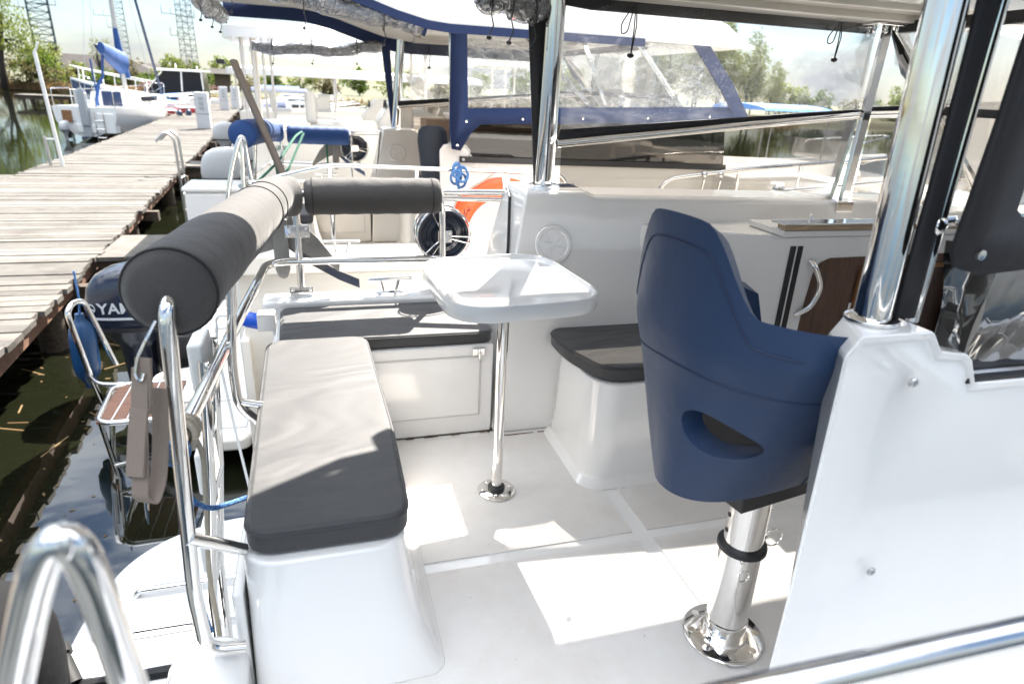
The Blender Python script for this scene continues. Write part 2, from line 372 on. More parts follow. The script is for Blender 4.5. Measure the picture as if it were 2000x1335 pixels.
def cabin_boat(name, label, loc, gel, inner, canvas, detail=True):
    g = M[gel]; gi = M[inner]; cv = M[canvas]; ch = M['chrome']
    t = thing(name, label, 'motor boat', loc)
    # hull -------------------------------------------------
    mb = MB(); yc = 1.57; rings = []
    for x, hb, zg in ((-.27,1.55,.50),(.6,1.6,.50),(2.5,1.6,.51),(4.2,1.45,.56),(5.6,1.05,.66),(6.6,.5,.76),(7.1,.06,.82)):
        w = max(hb, .06)
        prof = [(1.0,zg),(1.0,zg-.10),(.985,.05),(.93,-.55),(.80,-.85),(.35,-1.15)]
        rings.append([V((x, yc-w*a, z)) for a, z in prof]+[V((x, yc+w*a, z)) for a, z in prof[::-1]])
    mb.loft(rings, True, True)
    # hull is open on top: remove the deck quads between the gunwales
    nn = 12; mb.f = [f for f in mb.f if not (len(f) == 4 and {f[0] % nn, f[1] % nn, f[2] % nn, f[3] % nn} == {0, nn-1})]
    # transom cut down: replaced by its own part
    mb.f = [f for f in mb.f if len(f) == 4 or max(f) > nn]
    obj('hull', mb, g, t, smooth=30)
    # navy stripe under the gunwale on both sides
    mb = MB()
    for s in (-1, 1):
        pts = [V((x, yc+s*(w+.012), z-.065)) for x, w, z in ((-.05,1.563,.5),(.6,1.6,.50),(2.5,1.6,.51),(4.2,1.45,.56),(5.6,1.05,.66))]
        mb.ribbon(pts, (0,0,1), .05, .012)
    obj('rubbing_strake', mb, M['navy'], t)
    # transom --------------------------------------------------
    mb = MB(); mb.box(-.268,-.242,1.33,3.12,-.9,.34); obj('transom', mb, g, t, bevel=.012)
    mb = MB(); mb.box(-.30,-.245,.0,1.3,-.9,-.02); obj('transom', mb, g, t, bevel=.012)
    mb = MB(); mb.box(-.43,-.243,.92,1.40,-.85,.20); obj('stern_quarter', mb, g, t, bevel=.075, seg=5)
    # swim platform -------------------------------------------
    half = [(-.30,3.12),(-.5,3.14),(-.70,3.11),(-.88,3.02),(-1.01,2.88),(-1.08,2.68),(-1.11,2.45),(-1.12,2.2)]
    near = [(-1.12,1.05),(-1.10,.75),(-1.04,.45),(-.9,.18),(-.7,.05),(-.5,.0),(-.30,.0)]
    notch = [(-1.10,2.05),(-.80,1.94),(-.74,1.85),(-.74,1.40),(-.80,1.31),(-1.10,1.2)]
    mb = MB(); mb.prism([(p.x,p.y) for p in fillet([(a,b,0) for a, b in half+notch+near],.14,5,True)], -.80, -.70); sp = obj('swim_platform', mb, g, t, bevel=.03, seg=3)
    tp = M['platpanel']
    for y0, y1, xa in ((2.66,3.0,-.86),(2.40,2.58,-1.02),(2.12,2.34,-1.03)):
        mb = MB(); mb.prism([(-.34,y0),(xa,y0),(xa+(.05 if y1 < 2.9 else .3),y1),(-.34,y1)], -.70, -.688); obj('tread_panel', mb, tp, sp, bevel=.008)
    for y0, y1 in ((.14,.5),(.56,.86)):
        mb = MB(); mb.prism([(-.34,y0),(-1.0,y0+.05),(-1.02,y1),(-.34,y1)], -.70, -.688); obj('tread_panel', mb, tp, sp, bevel=.008)
    for y in (2.615, 2.365):
        mb = MB(); mb.tube(fillet([(-.92,y,-.715),(-.90,y,-.672),(-.36,y,-.672),(-.34,y,-.72)], .03), .014, 10); obj('grab_bar', mb, ch, sp)
    # gunwales and side decks --------------------------------------
    mb = MB(); mb.box(-.30,.95,3.035,3.19,.40,.525); obj('gunwale', mb, g, t, bevel=.018)
    mb = MB(); mb.box(-.30,3.7,-.05,.22,.40,.525); obj('gunwale', mb, g, t, bevel=.018)
    mb = MB(); mb.box(.95,3.7,.22,.93,.02,.06) if gel != 'cream' else mb.box(.95,3.7,.22,.93,.40,.46); obj('side_deck', mb, g, t, bevel=.01); mb = MB(); mb.box(.95,3.7,3.09,3.19,.40,.525); obj('side_deck', mb, g, t, bevel=.01)
    mb = MB(); poly = [(3.6,-.03),(4.2,.12),(5.6,.52),(6.6,1.07),(7.1,1.53),(7.1,1.61),(6.6,2.07),(5.6,2.62),(4.2,3.02),(3.6,3.17)]
    mb.prism(poly, .50, .56); mb.prism([(3.45,.55),(5.0,.9),(5.6,1.57),(5.0,2.25),(3.45,2.6)], .56, .93); obj('foredeck', mb, g, t, bevel=.05)
    # cockpit sole ----------------------------------------------
    mb = MB(); mb.box(-.24,2.95,.22,2.56,-.06,0); fl = obj('cockpit_sole', mb, gi, t)
    mb = MB()
    mb.prism([(.14,1.725),(1.025,1.725),(1.025,2.0),(.97,2.2),(.965,2.49),(.14,2.535)], 0, .005)
    mb.prism([(.14,.3),(1.025,.3),(1.025,1.675),(.14,1.675)], 0, .005)
    a = [(1.085+.07*(1-math.cos(u)), 1.965+.07*math.sin(u)) for u in (0,.4,.8,1.2,1.57)]
    mb.prism([(1.085,1.725)]+a+[(1.96,2.035),(1.96,1.725)], 0, .005)
    mb.prism([(1.085,.3),(1.96,.3),(1.96,1.675),(1.085,1.675)], 0, .005)
    obj('nonskid_panel', mb, M['nonskid'], fl)
    mb = MB(); rr = random.Random(4)                 # grime along the skirting joint
    for x0, x1, y in ((.3,.69,2.548),(.72,.97,2.498)):
        x = x0
        while x < x1:
            w = rr.uniform(.01,.05)
            if rr.random() < .6: mb.box(x, min(x+w, x1), y-rr.uniform(.002,.006), y+.004, .0055, .0065)
            x += w
    obj('sealant_grime', mb, M['grime'], fl)['kind'] = 'stuff'
    mb = MB(); mb.tube([(.865,3.03,1.06),(.85,2.93,1.03),(.815,2.80,.82),(.775,2.70,.60)], .007, 6); obj('edge_trim', mb, M['black'], t)
    # benches ------------------------------------------------------
    def ring(x0, x1, y0, y1, z, r, n=5):
        out = []
        for cx, cy, a0 in ((x1-r,y1-r,0),(x0+r,y1-r,90),(x0+r,y0+r,180),(x1-r,y0+r,270)):
            for k in range(n+1):
                a = R(a0+90*k/n); out.append(V((cx+r*math.cos(a), cy+r*math.sin(a), z)))
        return out
    mb = MB()
    mb.loft([ring(-.238,.26,1.28,2.56,.0,.05),ring(-.238,.235,1.28,2.56,.035,.06),ring(-.238,.20,1.29,2.56,.14,.07),ring(-.238,.17,1.305,2.56,.30,.08),ring(-.238,.155,1.315,2.56,.43,.08)])
    obj('stern_bench', mb, g, t, bevel=.012)
    mb = MB(); mb.box(-.238,.70,2.562,3.04,0,.44); lk = obj('side_bench', mb, gi, t, bevel=.012)
    mb = MB(); mb.box(.165,.635,2.556,2.566,.10,.385); obj('locker_hatch', mb, gi, lk, bevel=.004)
    mb = MB(); mb.box(.158,.642,2.5575,2.5605,.094,.391); obj('hatch_gap', mb, M['seam'], lk)
    mb = MB(); mb.box(.60,.655,2.545,2.56,.395,.43); mb.tube(fillet([(.628,2.545,.425),(.628,2.528,.42),(.628,2.53,.385),(.628,2.545,.375)], .01), .007, 8); obj('latch', mb, ch, lk, bevel=.003)
    mb = MB(); mb.loft([ring(.93,1.82,1.99,2.56,.0,.09),ring(.965,1.82,2.03,2.56,.03,.1),ring(.975,1.82,2.045,2.56,.15,.12),ring(.985,1.82,2.06,2.56,.44,.12)])
    obj('forward_bench', mb, gi, t, bevel=.01)
    # far bulwark with its corner block ----------------------------------
    prof = [(2.53,0),(2.54,.48),(2.735,1.05),(2.76,1.065),(3.04,1.065),(3.085,1.03),(3.10,.45),(2.9,.2),(2.9,0)]
    mb = MB()
    def sec(dx0, dx1, zs): return [V((dx0+(dx1-dx0)*max(0,(z-.4)/.65), y, z if z < .6 else z*zs)) for y, z in prof]
    mb.loft([sec(.705,.865,1.02),sec(1.10,1.16,1.02),sec(1.14,1.20,1.0),sec(2.4,2.4,.985),sec(3.6,3.6,.965)])
    bw = obj('bulwark', mb, gi, t, bevel=.018, seg=3, bang=24)
    # vent plate on the sloping inner face
    nrm = V((0,-.95,.31)).normalized(); c0 = V((.985,2.665,.86))
    mb = MB(); mb.lathe([(.088,-.004),(.088,.002),(.083,.007),(.070,.008),(.066,.004),(.0,.004)], c0+nrm*.003, nrm, 32)
    ax = V((1,0,0)); ay = nrm.cross(ax)
    for k in range(4):
        an = R(45+90*k+12); d = ax*math.cos(an)+ay*math.sin(an); s = ax*-math.sin(an)+ay*math.cos(an); cc = c0+nrm*.009
        mb.add([cc+d*.014-s*.006, cc+d*.056-s*.024, cc+d*.058+s*.018, cc+d*.014+s*.006, cc+d*.03+nrm*.004], [(0,1,4),(1,2,4),(2,3,4),(3,0,4)])
    obj('inspection_plate', mb, gi, bw, smooth=25)
    mb = MB(); mb.lathe([(.0895,0),(.0895,.001),(.0,.001)], c0+nrm*.001, nrm, 32); obj('plate_gasket', mb, M['seam'], bw)
    mb = MB(); mb.lathe([(.075,0),(.075,.01),(.06,.014),(.0,.014)], (1.005,2.9,1.083), (0,0,1), 24)
    mb.box(1.05,1.16,2.84,2.96,1.084,1.089); obj('post_flange', mb, ch, bw, bevel=.003)
    # near bulwark
    mb = MB(); sx = .17 if gel == 'cream' else 0
    poly = [(p[0]+(sx if p[0] < 1.2 else sx*.5 if p[0] < 3 else 0), p[1]) for p in [(.935,0),(.935,.5),(.925,1.06),(.955,1.10),(1.13,1.10),(1.165,1.055),(1.235,1.045),(1.255,1.03),(1.285,.975),(3.6,.955),(3.6,0)]]
    n = len(poly)
    def wall_ring(y, ins, sh=0): return [V((p[0]+(ins+sh*(1 if p[1] < 1.0 else .45) if p[0] < 1.0+sx else 0), y, p[1]-(ins if p[1] > .9 else 0))) for p in poly]
    mb.loft([wall_ring(.90,.02),wall_ring(.885,.0),wall_ring(.97,.0,.10),wall_ring(1.005,.0,.14),wall_ring(1.02,.02,.16)])
    nb = obj('bulwark', mb, g, t, bevel=.016, seg=3)
    for x, z in ((1.108,.995),(1.152,.516)):
        mb = MB(); mb.lathe([(.011,0),(.011,.004),(.008,.007),(.005,.007),(.004,.003),(0,.003)], (x+sx,.885,z), (0,-1,0), 16); obj('screw_head', mb, M['alu'], nb)
    mb = MB(); mb.lathe([(.052,0),(.052,.008),(.042,.012),(.0,.012)], (1.050+sx,.965,1.10), (0,0,1), 28); obj('post_flange', mb, ch, nb, bevel=.003)
    # side cabinet with its door, facing inboard
    yc_ = 2.36
    mb = MB(); mb.prism([(1.42,2.735),(1.42,2.66),(1.50,2.62),(1.98,yc_+.01),(2.02,yc_),(3.40,yc_),(3.40,2.74)], 0, .945); bk = obj('side_cabinet', mb, gi, t, bevel=.014)
    mb = MB(); mb.box(1.955,3.4,yc_-.004,2.62,.9455,.975); obj('cabinet_top', mb, gi, bk, bevel=.006)
    mb = MB(); mb.box(1.95,3.38,yc_-.016,yc_+.05,.979,1.002); obj('hatch_slide', mb, M['slide'], bk, bevel=.005)
    mb = MB(); mb.box(1.93,3.4,yc_-.02,yc_+.07,1.0025,1.010); mb.tube([(2.10,yc_+.03,1.01),(2.10,yc_+.03,1.035),(2.105,yc_+.035,1.045),(2.115,yc_+.035,1.035),(2.115,yc_+.035,1.01)], .004, 6); obj('hatch_trim', mb, ch, bk, bevel=.002)
    door = [(2.135,.06),(2.14,.60),(2.155,.78),(2.18,.825),(2.23,.846),(3.2,.856),(3.2,.06)]; n7 = len(door)
    mb = MB(); mb.add([(x,yc_-.004,z) for x, z in door]+[(x,yc_+.01,z) for x, z in door], [list(range(n7)),list(range(n7,2*n7))[::-1]]+[(i,(i+1)%n7,n7+(i+1)%n7,n7+i) for i in range(n7)])
    dr = obj('cabin_door', mb, M['walnut'], t, bevel=.002)
    mb = MB()
    for p, q in (((2.425,yc_-.008,.1),(2.425,yc_-.008,.795)),((2.425,yc_-.008,.795),(3.1,yc_-.008,.80))): mb.bar(p, q, .02, .02, (0,1,0))
    obj('door_moulding', mb, M['walnut_rim'], dr, bevel=.003)
    mb = MB(); mb.box(2.436,3.1,yc_-.007,yc_-.004,.10,.785); obj('door_panel', mb, M['walnut_dark'], dr)
    mb = MB(); mb.box(2.395,2.41,yc_-.012,yc_-.003,.565,.625); obj('hinge', mb, ch, dr, bevel=.003)
    mb = MB(); mb.tube(fillet([(2.125,yc_+.0,.835),(2.135,yc_-.03,.815),(2.185,yc_-.045,.72),(2.15,yc_-.035,.615),(2.105,yc_+.0,.575)], .07, 7), .0125, 10); obj('door_handle', mb, ch, dr)
    for x in (2.018, 2.056):
        mb = MB(); mb.box(x-.0125,x+.0125,yc_-.006,yc_+.004,.46,.905)
        for z in (.60,.82): mb.lathe([(.004,0),(.004,.003),(0,.003)], (x,yc_-.006,z), (0,-1,0), 8)
        obj('hinge_strip', mb, M['black'], bk, bevel=.002)
    # cabin furniture seen through the panes
    mb = MB(); mb.box(2.95,3.5,1.05,2.35,.0,.95); obj('dashboard', mb, M['dark'] if gel == 'cream' else gi, t, bevel=.05)
    # posts and window frame -----------------------------------------------------
    mb = MB(); mb.rod((1.005,2.9,1.085),(.985 if gel != 'cream' else 1.06,2.83,1.95),.044,28); obj('roof_post', mb, ch, t)
    mb = MB(); mb.rod((1.050+sx,.965,1.105),(1.040+sx,.985,2.0),.035,28); obj('roof_post', mb, ch, t)
    mb = MB(); mb.rod((1.138+sx*.6,.95,1.10),(1.127+sx*.6,.95,1.95),.012,12); obj('canopy_pole', mb, ch, t)
    tubeline = [(1.02,2.80,1.285),(2.0,2.79,1.395),(2.65,2.78,1.462),(3.45,2.70,1.515)]
    mb = MB(); mb.tube([V(p) for p in tubeline], .019, 10); obj('window_bar', mb, ch, t)
    mb = MB(); mb.bar((2.59,2.74,1.035),(2.665,2.79,1.90),.045,.025,(0,1,0)); mb.box(2.54,2.64,2.715,2.735,.985,1.04); mb.box(2.52,2.82,2.70,2.80,1.858,1.868)
    for k in range(4): mb.lathe([(.010,0),(.010,-.022),(.006,-.03),(0,-.03)], (2.56+.07*k,2.76,1.858), (0,0,1), 8)
    obj('window_pillar', mb, ch, t, bevel=.003)
    mb = MB(); mb.bar((2.70,2.79,1.88),(3.50,2.66,1.02),.04,.022,(0,1,0)); obj('windscreen_pillar', mb, ch, t, bevel=.003)
    mb = MB(); mb.bar((2.65,1.0,1.90),(3.50,1.0,1.02),.04,.022,(0,1,0)); obj('windscreen_pillar', mb, ch, t, bevel=.003)
    mb = MB(); mb.add([(2.70,2.80,1.85),(2.80,2.80,1.84),(3.0,2.78,1.50),(2.96,2.78,1.56),(2.83,2.80,1.66)], [(0,1,2,3,4)]); obj('gathered_canvas', mb, cv, t, solid=.02)
    mb = MB(); mb.bar((3.05,.98,1.50),(3.05,2.74,1.50),.03,.05); mb.bar((2.72,.98,1.86),(2.72,2.78,1.86),.05,.05); obj('windscreen_bar', mb, M['black'], t, bevel=.006)
    mb = MB(); quadgrid(mb,(3.05,.98,1.5),(3.05,2.74,1.5),(2.72,2.78,1.84),(2.72,.98,1.84),8,4,.002,5); obj('windscreen_vinyl', mb, M['clear_smooth'], t)
    mb = MB(); quadgrid(mb,(3.5,1.0,1.02),(3.5,2.66,1.02),(3.05,2.72,1.48),(3.05,.98,1.48),4,4); obj('windscreen_glass', mb, M['tint'], t)
    # far side panes
    mb = MB(); mb.add([(1.04,2.785,1.065),(2.56,2.775,1.03),(2.60,2.775,1.445),(1.04,2.795,1.275)],[(0,1,2,3)]); obj('window_pane', mb, M['tint'], t)
    mb = MB(); mb.add([(2.67,2.775,1.03),(3.45,2.69,1.02),(3.42,2.69,1.50),(2.68,2.775,1.455)],[(0,1,2,3)]); obj('window_pane', mb, M['tint'], t)
    mb = MB(); quadgrid(mb,(1.02,2.80,1.30),(2.60,2.79,1.465),(2.62,2.79,1.488),(1.03,2.80,1.345),24,2,.003,7); obj('canvas_hem', mb, M['black_canvas'], t, solid=.012)
    mb = MB(); quadgrid(mb,(2.68,2.79,1.47),(3.45,2.70,1.53),(3.44,2.70,1.56),(2.68,2.79,1.50),10,2,.002,8); obj('canvas_hem', mb, M['black_canvas'], t, solid=.012)
    mb = MB(); quadgrid(mb,(1.03,2.80,1.34),(2.60,2.79,1.486),(2.64,2.82,1.87),(1.02,2.84,1.87),28,10,.0025,9); obj('clear_window', mb, M['clear'], t)
    mb = MB(); quadgrid(mb,(2.67,2.79,1.497),(3.2,2.75,1.545),(2.80,2.79,1.86),(2.70,2.80,1.86),10,8,.0025,10); obj('clear_window', mb, M['clear_smooth'], t)
    mb = MB(); quadgrid(mb,(2.53,2.795,1.03),(2.575,2.795,1.03),(2.60,2.795,1.45),(2.56,2.795,1.45),2,4); obj('pane_gasket', mb, M['black'], t, solid=.012)
    # roof ---------------------------------------------------------------------------
    mb = MB(); rings = []; yn = .80
    for x in (-.55,-.45,-.2,.1,.3,.5,.7,.9,1.15,1.6,2.4,3.0,3.4,3.6):
        yf = yfar(x, gel != 'cream'); ycr = (yn+yf)/2
        z = ze(x); k = 1 if -.4 < x < 3.3 else (.55 if -.5 < x < 3.5 else .15)
        i = 0 if -.4 < x < 3.3 else .03
        thin = .30 if x > .6 else .13+.17*max(0, min(1, (x-.0)/.6))
        up = thin*k
        rings.append([V((x,y,zz)) for y, zz in ((yn+i,z),(yn+i+.01,z+.5*up),(yn+.14,z+up),(ycr,z+up*1.25+.02),(yf-.14,z+up),(yf-i-.01,z+.5*up),(yf-i,z),(yf-.10,z+.0),(yf-.16,z+.045*k),(ycr,z+.07*k),(yn+.16,z+.045*k),(yn+.10,z+.0))])
    mb.loft(rings); rf = obj('hardtop', mb, g, t, smooth=40)
    mb = MB(); mb.box(1.22,3.2,2.56,2.67,1.90,1.95); mb.box(1.17,3.2,2.67,2.82,1.87,1.92); obj('roof_liner_moulding', mb, M['cream'], rf, bevel=.008)
    mb = MB()
    own_ = gel != 'cream'; xs = [-.5,-.3,-.15,0,.2,.4,.6,.8,1.0,1.15,1.5,2.2,2.62]
    mb.ribbon([V((x,yn-.005,ze(x)-.012)) for x in xs], (0,0,1), .055, .02); obj('canvas_band', mb, cv, rf); mb = MB()
    mb.ribbon([V((x,yfar(x,own_)+.005,ze(x)-(.02 if own_ else .045))) for x in xs], (0,0,1), .06 if own_ else .12, .02)
    obj('canvas_band', mb, cv, rf)
    # aft canvas flap at the far post, rolled vinyl
    mb = MB(); quadgrid(mb,(.965,2.93,1.09),(1.0,2.93,1.09),(.955,2.86,1.89),(.87,2.87,1.89),2,10,.004,3); obj('canvas_flap', mb, M['black_canvas'] if canvas != 'navy' else cv, t, solid=.01)
    rnd = random.Random(7)
    def roll(a, b, r, nm, sag=.03, core=None):
        a = V(a); b = V(b); pts = []
        for k in range(25):
            u = k/24; p = a.lerp(b, u); p.z += -sag*math.sin(u*math.pi)+.012*math.sin(u*13); pts.append(p)
        mb = MB(); mb.tube(pts, lambda q: r*(1+(.12 if gel == 'cream' else .04)*math.sin(q*31)+.04*math.sin(q*57+1))*(.55 if q < .02 or q > .98 else 1), 14)
        o = obj(nm, mb, M['roll'], t)
        mb = MB()
        mb.tube(pts, lambda q: r*.8, 10); obj('roll_core', mb, core or M['roll_core'], o)
        for u in (.2,.55,.85):
            mb = MB(); p = a.lerp(b, u); mb.tube([p+V((0,r*1.15*math.cos(q),r*1.15*math.sin(q))) for q in [i*math.pi/6 for i in range(12)]], .004, 6, closed=True)
            mb.tube([p+V((0,-.02,-r)), p+V((.01,-.03,-r-.05)), p+V((-.005,-.02,-r-.09))], .003, 5); mb.ell(p+V((-.005,-.02,-r-.095)), (.012,.008,.009), 8, 6)
            obj('toggle_tie', mb, M['black'], o)
        return o
    roll((.95,2.85,1.80),(.66,2.83,1.845),.050,'rolled_window', .0, M['roll_dark']) if gel != 'cream' else roll((.88,2.86,1.82),(-.29,2.86,1.765),.055,'rolled_window')
    roll((1.0,.86,1.86),(-.45,.86,2.06),.065,'rolled_window', -.02, cv if gel == 'cream' else None)
    roll((-.47,.95,2.0),(-.47,1.85 if gel != 'cream' else 2.5,1.98),.06,'rolled_window')
    # canvas strip on the near side
    mb = MB()
    pts = [(1.165,1.25),(1.185,1.07),(1.25,1.06),(1.33,1.19),(1.40,1.25),(3.66,1.33),(3.62,1.44),(3.54,1.45),(1.30,1.36),(1.285,1.90),(1.5,1.88),(3.12,1.88),(3.12,1.92),(1.15,1.92),(.55,2.09),(.53,2.07),(1.17,1.85)]
    if gel != 'cream':
        pts = [(1.083,1.265),(1.10,1.235),(1.16,1.22),(1.30,1.23),(3.62,1.33),(3.62,1.44),(3.42,1.45),(1.22,1.325),(1.20,1.34),(1.185,1.90),(1.5,1.88),(2.9,1.88),(2.9,1.91),(1.15,1.92),(.55,2.09),(.53,2.07),(1.105,1.85),(1.098,1.5)]
    mb.add([(x,.865,z) for x, z in pts],[list(range(len(pts)))])
    mb.ribbon([V((3.11,.864,1.915)),V((3.42,.864,1.60)),V((3.62,.864,1.35))],(1,0,.55),.10,.014)
    cs = obj('side_canvas', mb, cv, t, solid=.012)
    mb = MB()
    for x, z in ((1.225,1.10) if gel == 'cream' else (1.14,1.26),(1.29,1.27),(1.72,1.30),(2.2,1.32),(2.75,1.34),(3.3,1.37)):
        mb.lathe([(.011,0),(.010,.006),(0,.007)], (x,.857,z if gel == 'cream' or z > 1.2 else 1.25), (0,-1,0), 10)
    obj('snap_button', mb, ch, cs)
    mb = MB(); quadgrid(mb,(1.20,.872,1.325),(3.54,.872,1.44),(3.10,.872,1.885),(1.18,.872,1.885),30,10,.004,11); obj('clear_window', mb, M['clear_old' if gel == 'cream' else 'clear_smooth'], t)
    if gel == 'cream':
        mb = MB(); mb.add([(1.18,.93,.985),(3.55,.93,.965),(3.5,.93,1.36),(1.20,.93,1.30)],[(0,1,2,3)]); obj('window_pane', mb, M['tint_dark'], t)
        mb = MB(); mb.bar((1.25,.90,.995),(3.55,.90,.965),.03,.045); obj('pane_gasket', mb, M['black'], t)
        mb = MB(); mb.bar((2.52,.95,.98),(2.55,.95,1.5),.05,.02,(0,1,0)); mb.bar((2.3,.96,1.40),(1.75,.96,1.86),.03,.02,(0,1,0)); mb.bar((2.2,.96,1.86),(2.42,.96,1.42),.03,.02,(0,1,0)); obj('window_pillar', mb, ch, t)
    else:
        mb = MB(); quadgrid(mb,(1.19,.925,1.05),(1.275,.925,.985),(1.275,.92,1.27),(1.14,.92,1.27),6,8,.006,12); quadgrid(mb,(1.275,.925,.985),(3.5,.925,.97),(3.5,.92,1.36),(1.275,.92,1.27),26,8,.008,13); obj('smoked_window', mb, M['smoke_vinyl'], t)
        mb = MB(); quadgrid(mb,(1.085,.945,1.11),(1.13,.945,1.11),(1.12,.945,1.93),(1.07,.945,1.93),3,10,.002,14); obj('canvas_strip', mb, M['black_canvas'], t, solid=.01)
        mb = MB(); mb.bar((1.27,.905,.978),(3.55,.905,.962),.02,.012); obj('pane_gasket', mb, M['black'], t)
        mb = MB(); mb.rod((1.10,.955,1.30),(1.24,.955,1.31),.014,10); mb.ell((1.13,.945,1.295),(.018,.014,.018)); mb.ell((1.18,.94,1.305),(.014,.012,.014)); obj('canopy_hinge', mb, ch, t)
    # cords with toggles on the far window top
    def cord(x, y, z, drop, nm, loop=.05):
        mb = MB()
        mb.tube(fillet([(x,y,z),(x-.02,y-.01,z-drop*.35),(x-.03,y-.015,z-drop*.55),(x-.055,y-.01,z-drop*.6),(x-.06,y-.01,z-drop*.4),(x-.01,y,z-.01)], .03, 4), .0028, 5)
        mb.tube([(x+.004,y-.01,z),(x+.012,y-.012,z-drop*.4),(x-.002,y-.015,z-drop*.97)], .0028, 5); mb.tube([(x,y-.01,z),(x+.002,y-.012,z-drop*.5),(x-.004,y-.015,z-drop*.97)], .0028, 5)
        mb.ell((x-.004,y-.015,z-drop),(.018,.012,.011),8,6); obj(nm, mb, M['black'], t)
    cord(1.33,2.80,1.86,.20,'toggle_cord'); cord(2.38,2.785,1.86,.16,'toggle_cord')
    # stern rails -----------------------------------------------------------------------
    mb = MB()
    mb.tube(fillet([(-.245,1.29,.215),(-.325,1.28,.235),(-.335,1.29,.40),(-.300,1.30,1.095),(-.29,1.40,1.10),(-.235,2.2,1.07),(-.205,3.02,1.02),(-.12,3.125,1.01),(.565,3.13,1.01),(.57,3.13,.53)], .05), .016, 12)
    mb.rod((-.325,1.285,.555),(-.232,1.37,.44),.015); mb.rod((-.12,3.13,1.0),(-.12,3.13,.53),.018)
    mb.tube(fillet([(-.262,2.02,1.07),(-.305,2.02,.66),(-.300,2.02,.50),(-.236,2.02,.43)], .07), .015); mb.rod((-.302,2.02,.52),(-.228,2.02,.50),.013)
    mb.rod((.57,3.13,1.02),(.87,3.06,1.03),.015); mb.rod((.57,3.13,.99),(.87,3.06,.995),.012)
    sr = obj('stern_rail', mb, ch, t)
    mb = MB(); mb.tube(fillet([(.57,3.13,.69),(-.265,3.13,.695),(-.35,1.36,.72)], .13, 8), .019, 12); obj('middle_rail', mb, ch, t)
    for x, z in ((-.12,.54),(-.12,.84),(.57,.53)):
        mb = MB(); mb.box(x-.055,x+.055,3.113,3.12,z-.03,z+.03)
        for i in (-1,1):
            for j in (-1,1): mb.ell((x+i*.04,3.11,z+j*.017),(.008,.006,.008),8,6)
        obj('rail_bracket', mb, ch, sr, bevel=.002)
    mb = MB()
    for y in (1.86,2.04): mb.tube([(-.355,y,.735),(-.385,y,.3),(-.43,y,-.12),(-.44,y,-.62)], .015, 10)
    for z, x in ((.60,-.36),(.28,-.385),(-.05,-.42)): mb.rod((x,1.86,z),(x,2.04,z),.014)
    ld = obj('boarding_ladder', mb, ch, t)
    for z, x in ((.72,-.375),(.36,-.40),(.06,-.425)):
        mb = MB(); mb.box(x-.025,x+.02,1.875,2.025,z-.09,z+.06); obj('ladder_step', mb, M['tape'], ld, bevel=.012)
    # cleats
    for x, y in ((.30,3.115),(.34,-.02)):
        mb = MB(); z = .525
        mb.rod((x-.10,y,z+.072),(x+.10,y,z+.072),.010,10); mb.ell((x-.10,y,z+.072),(.012,.01,.01),8,6); mb.ell((x+.10,y,z+.072),(.012,.01,.01),8,6)
        mb.rod((x-.045,y,z+.07),(x-.03,y,z),.009); mb.rod((x+.045,y,z+.07),(x+.03,y,z),.009); mb.box(x-.07,x+.07,y-.02,y+.02,z,z+.006)
        for q in (-.06,.06): mb.ell((x+q,y,z+.008),(.009,.009,.006),8,6)
        obj('mooring_cleat', mb, ch, t, bevel=.002)
    # side rails on the near gunwale ----------------------------------------------------------
    mb = MB(); yr = .34
    mb.tube(fillet([(-.44,.50,.30),(-.30,.50,.95),(-.210,.50,1.205),(-.193,.50,.95),(-.185,.50,.88),(-.16,.48,.87),(.08,.38,.95),(.30,yr,1.005),(1.90,yr,.965),(1.95,yr,.52)], .12, 16), .0150, 20)
    mb.rod((-.19,.50,.88),(-.18,.50,.5),.016); mb.ell((-.211,.49,1.145),(.006,.006,.014))
    for x in (.30,.85): mb.rod((x,yr,1.0-(x*.025)),(x,yr-.02,.525),.015)
    obj('side_rail', mb, ch, t, smooth=180)
    mb = MB(); mb.tube(fillet([(2.60,yr,.50),(2.64,yr,.93),(3.4,yr+.02,1.02),(4.6,.55,1.08),(6.6,1.2,1.15)], .15, 8), .016, 12)
    mb.tube(fillet([(2.66,yr,.78),(3.4,yr+.02,.82),(4.6,.55,.9)], .1), .013, 8)
    for x, y, z in ((3.3,yr,.98),(3.9,.4,1.04),(4.6,.55,1.08)): mb.rod((x,y,z),(x,y,.5),.014)
    for x in (3.0,3.14): mb.ell((x,yr,.97),(.025,.03,.03)); mb.tube([(x,yr-.02,.95),(x-.03,yr-.03,.8),(x-.07,yr-.03,.55)], .007, 6)
    obj('side_rail', mb, ch, t)
    mb = MB(); mb.tube(fillet([(2.28,3.10,.56),(2.32,3.10,1.02),(3.4,3.02,1.13),(4.6,2.75,1.18)], .12, 8), .015, 12); mb.rod((3.15,3.05,1.1),(3.15,3.05,.5),.013); mb.ell((2.46,3.09,1.04),(.03,.035,.04)); obj('side_rail', mb, ch, t)
    mb = MB(); mb.ribbon([V((1.95+.66*u, yr, .84-.13*math.sin(math.pi*u))) for u in [.12+.76*k/14 for k in range(15)]], (0,.4,1), .055, .004); gs = obj('gate_strap', mb, M['black_canvas'], t)
    mb = MB()
    for a, b in (((1.95,yr,.90),(2.03,yr,.80)),((2.61,yr,.84),(2.53,yr,.80))): mb.rod(a, b, .006, 6)
    obj('strap_hook', mb, ch, gs)
    return t
